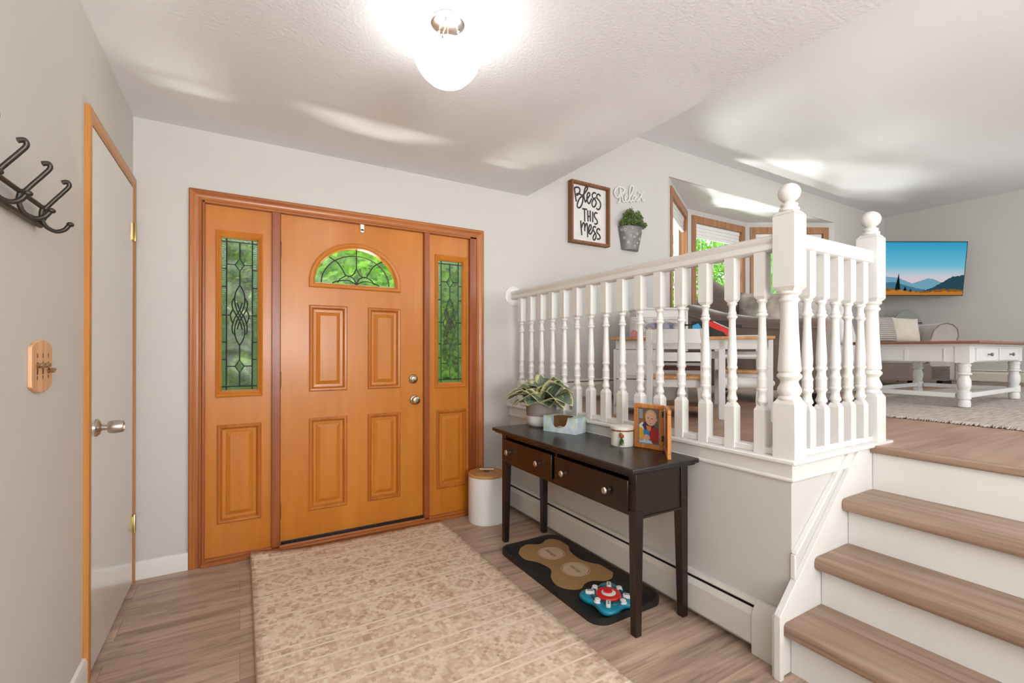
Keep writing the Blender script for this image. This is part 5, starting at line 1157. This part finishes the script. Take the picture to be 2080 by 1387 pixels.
MB().prism([(.035, 0), (.095, 0), (.07, .05), (.07, .21), (.04, .21)], 'y', -.085, -.06).build('side_stand', 'blackp', t, bevel=.003)
MB().prism([(x*.9-.022, z+.165) for x, z in circle(0, 0, .045, 12)], 'y', -.094, -.090).build('flower', 'pinkw', t)
q = MB()
for k in range(6):
    q.tube([(.012+.010*k-.0, -.0925, .05), (.012+.010*k, -.0925, .20)], .0012, 4)
for k in range(8): q.tube([(.010, -.0925, .05+.02*k), (.065, -.0925, .05+.02*k)], .0012, 4)
q.build('lattice', 'enamel', t)

# ------------------------------------------------------------------ children's corner behind the railing
A = Vector((2.11, 2.295)); Bv = Vector((2.70, 1.54)); dd = Bv-A; ang = math.atan2(dd.y, dd.x); Ld = dd.length
t = thing('craft_table', 'white children\'s craft table with honey oak top behind the railing', 'table', (A.x, A.y, U), ang)
# local x along the front (left to right), local y away from the viewer
zt = .512; D = .42
MB().box(0, Ld, 0, D, zt-.018, zt).build('tabletop', 'oak', t, bevel=.003)
MB().box(.03, Ld-.03, .03, .045, zt-.078, zt-.018).box(.03, Ld-.03, D-.045, D-.03, zt-.078, zt-.018).box(Ld-.045, Ld-.03, .03, D-.03, zt-.078, zt-.018).build('apron', 'white', t, bevel=.001)
q = MB().box(.015, .035, .03, D-.02, .05, zt-.078).box(.29, .31, .03, D-.02, .05, zt-.018).box(.015, .31, D-.03, D-.02, .05, zt-.078).box(.015, .31, .03, D-.02, .05, .07); q.build('cabinet', 'white', t, bevel=.002)
for (z0, z1) in ((.07, .235), (.24, .43)):
    MB().box(.035, .288, .026, .034, z0, z1).box(.06, .265, .022, .028, z0+.02, z1-.02).build('door', 'white', t, bevel=.002)
MB().box(.31, .60, .05, D-.02, .195, .215).box(.31, .60, .05, D-.02, .055, .07).build('shelf', 'oak', t, bevel=.002)
MB().box(.60, .615, .04, D-.02, .02, zt-.018).build('divider', 'white', t, bevel=.002)
MB().prism([(.015, 0), (.035, 0), (.05, .035), (.10, .05), (.015, .05)], 'y', .03, .05).prism([(.31, 0), (.29, 0), (.275, .035), (.23, .05), (.31, .05)], 'y', .03, .05).build('bracket_foot', 'white', t, bevel=.002)
for (x, y) in ((.655, .03), (Ld-.045, .03), (Ld-.045, D-.07)): B(x, x+.038, y, y+.038, 0, zt-.02).build('leg', 'white', t, bevel=.003)
MB().box(.69, Ld-.04, .035, .05, .385, .40).box(.31, Ld-.04, D-.05, D-.03, .37, .42).build('rail', 'white', t, bevel=.002)
th_c = t
def on(x, y, z=0): c, s = math.cos(ang), math.sin(ang); return (A.x+x*c-y*s, A.y+x*s+y*c, U+z)
t = thing('paper_roll', 'white roll of drawing paper on a bar under the craft table', 'paper roll', on(.69, .12, .225), ang)
MB().lathe([(.036, 0), (.036, .235)], n=28, ax='x').build('paper', 'whitep', t); MB().lathe([(.020, -.002), (.020, .0)], n=20, ax='x').build('core', 'ink', t); MB().lathe([(.010, -.0), (.010, .262), (.016, .264), (.016, .278), (.006, .283)], n=14, ax='x').build('bar', 'white', t)
def chair(lb, x, y, rz):
    t = thing('kids_chair', lb, 'chair', on(x, y), ang+rz, 'small white chairs at the craft table')
    w_ = .30
    MB().box(-w_/2, w_/2, .02, .30, .262, .280).build('seat', 'oak', t, bevel=.005)
    MB().box(-w_/2+.02, w_/2-.02, .04, .28, .215, .262).build('seat_frame', 'white', t, bevel=.002)
    for s in (-1, 1):
        q = MB(); q.add([(s*(w_/2-.005)+a*.018, b_*.014+.02+off, z) for z, off in ((0, -.055), (.27, 0), (.545, -.035)) for a, b_ in ((-1, -1), (1, -1), (1, 1), (-1, 1))], [(0, 1, 2, 3), (8, 9, 10, 11)]+[(k*4+i, k*4+(i+1) % 4, k*4+4+(i+1) % 4, k*4+4+i) for k in range(2) for i in range(4)])
        q.build('back_leg', 'white', t, bevel=.003)
        q = MB(); q.add([(s*(w_/2-.03)+a*.014+ox, .27+b_*.014+oy, z) for z, ox, oy in ((0, s*.02, .03), (.262, 0, 0)) for a, b_ in ((-1, -1), (1, -1), (1, 1), (-1, 1))], [(0, 1, 2, 3), (4, 5, 6, 7)]+[(i, (i+1) % 4, 4+(i+1) % 4, 4+i) for i in range(4)])
        q.build('front_leg', 'white', t, bevel=.002)
    for z0, z1, off in ((.465, .545, -.028), (.365, .415, -.016)):
        v = []
        for k in range(9):
            xx = -w_/2+w_*k/8; yy = off+.02-.022*(1-(2*xx/w_)**2)
            v += [(xx, yy-.008, z0), (xx, yy+.008, z0), (xx, yy+.008, z1), (xx, yy-.008, z1)]
        q = MB().add(v, [(0, 1, 2, 3), (32, 33, 34, 35)]+[(k*4+i, k*4+(i+1) % 4, k*4+4+(i+1) % 4, k*4+4+i) for k in range(8) for i in range(4)]); q.build('back_rail', 'white', t, bevel=.002)
chair('small white chair with oak seat at the shelf end of the craft table', .42, -.32, 0)
chair('small white chair standing behind the right end of the craft table', Ld-.13, D+.46, PI)
# books on the craft table's shelf
R = random.Random(8); x = .316
MT['bk1'] = plain('dark_red_cover', (.07, .010, .010), .5); MT['bk2'] = plain('black_cover', (.012, .01, .012), .5); MT['bk3'] = plain('pale_cover', (.45, .42, .40), .6); MT['bk4'] = plain('green_cover', (.01, .06, .04), .5)
bkl = [('bk4', .03, 'dark green book lying at the bottom of the shelf pile'), ('bk3', .055, 'thick pale book in the shelf pile'), ('bk1', .028, 'brick red book in the shelf pile'), ('bk3', .02, 'thin pale book in the shelf pile'), ('bk2', .045, 'black book on top of the shelf pile')]
z = .215
for i, (m_, h_, lb) in enumerate(bkl):
    t = thing('book', lb, 'book', on(.45, .20, z), ang, 'books piled on the craft table shelf')
    MB().box(-.125, .125, -.13, .11, 0, .003).box(-.125, .125, -.13, .11, h_-.003, h_).box(-.125, .125, -.13, -.127, 0, h_).build('cover', m_, t); MB().box(-.122, .122, -.126, .106, .003, h_-.003).build('pages', 'board', t); z += h_
# plastic box of toys
t = thing('storage_box', 'clear plastic box of toys on the left of the craft table', 'storage box', on(.28, .18, zt), ang)
q = MB(); w_, d_, h_ = .16, .11, .13
for b_ in ((-w_, w_, -d_, -d_+.003, 0, h_), (-w_, w_, d_-.003, d_, 0, h_), (-w_, -w_+.003, -d_, d_, 0, h_), (w_-.003, w_, -d_, d_, 0, h_), (-w_, w_, -d_, d_, 0, .003)): q.box(*b_)
q.build('box_wall', 'clearp', t); MB().tube([(x, y, h_) for x, y in rrect(-w_, w_, -d_, d_, .02)], .005, 6, closed=True).build('rim', 'whitep', t)
for i, (nm, lb, x, y, z, m_, r) in enumerate((('toy_brick', 'red toy block inside the clear plastic box', -.12, -.06, .028, 'red', .025), ('toy_brick', 'yellow toy block inside the clear plastic box', -.02, -.05, .028, 'yellow', .03))):
    t = thing(nm, lb, 'toy', on(.28+x, .18+y, zt+.003), ang); MB().box(-r*1.6, r*1.6, -r, r, 0, r*1.6).build('block', m_, t, bevel=.006); MB().lathe([(r*.4, r*1.6), (r*.4, r*2)], (-r*.8, 0, 0), 12).lathe([(r*.4, r*1.6), (r*.4, r*2)], (r*.8, 0, 0), 12).build('stud', m_, t)
o = pillow('folded_cloth', .20, .12, .07, 'purple', on(.30, .20, zt+.068), (PI/2, 0, ang), 'blue-violet cloth crumpled in the clear plastic box', 'cloth')
# tilted red, black and blue game board
t = thing('toy_game_board', 'red black and blue tabletop game board standing on the craft table', 'toy', on(.66, .14, zt), ang)
n_ = MB().box(-.16, .10, 0, .02, 0, .105); n_.build('board', 'blackp', t, bevel=.003)
MB().prism([(-.155, .004), (-.155, .075), (-.12, .09), (-.065, .004)], 'y', -.003, 0).build('blue_panel', 'blue', t)
MB().prism([(-.10, .10), (-.03, .10), (.06, .045), (.09, .02), (.09, .003), (.05, .003), (.03, .03), (-.02, .05)], 'y', -.003, 0).build('red_panel', 'red', t)
MB().tube([(-.03, -.003, .099), (.055, -.003, .055), (.092, -.003, .024)], .003, 6).build('white_edge', 'whitep', t)
MB().box(-.21, -.15, .0, .012, .075, .085).build('handle', 'blackp', t, bevel=.002)
t = thing('toy_stand', 'thin black toy bar on a stand at the right end of the craft table', 'toy', on(Ld-.20, .16, zt), ang)
MB().box(-.06, .05, -.01, .01, 0, .006).box(-.04, -.03, -.005, .005, 0, .06).build('stand', 'whitep', t, bevel=.002); MB().box(-.07, .04, -.008, .008, .06, .078).build('bar', 'blackp', t, bevel=.003)
# white scalloped toy furniture behind the table
p = atd(3.75, 1345, z=U)
t = thing('toy_kitchen', 'white wooden play shelf with a scalloped top rail behind the craft table', 'toy furniture', (p.x, p.y, U), -YAW)
H_ = .775
q = MB().box(-.21, -.19, 0, .22, 0, H_-.02).box(.19, .21, 0, .22, 0, H_-.02).box(-.19, .19, .20, .22, 0, H_-.14); q.build('side_panel', 'white', t, bevel=.003)
sc_ = [(-.19, H_), (-.19, H_-.09)]+[(-.19+.38*k/24, H_-.09-.035*abs(math.sin(PI*2*k/24))) for k in range(1, 24)]+[(.19, H_-.09), (.19, H_)]
MB().prism(sc_, 'y', .0, .018).build('scalloped_rail', 'white', t, bevel=.002)
MB().box(-.215, .215, -.01, .23, H_-.02, H_).build('top', 'white', t, bevel=.006); MB().box(-.19, .19, 0, .2, .46, .475).build('shelf', 'white', t, bevel=.002)
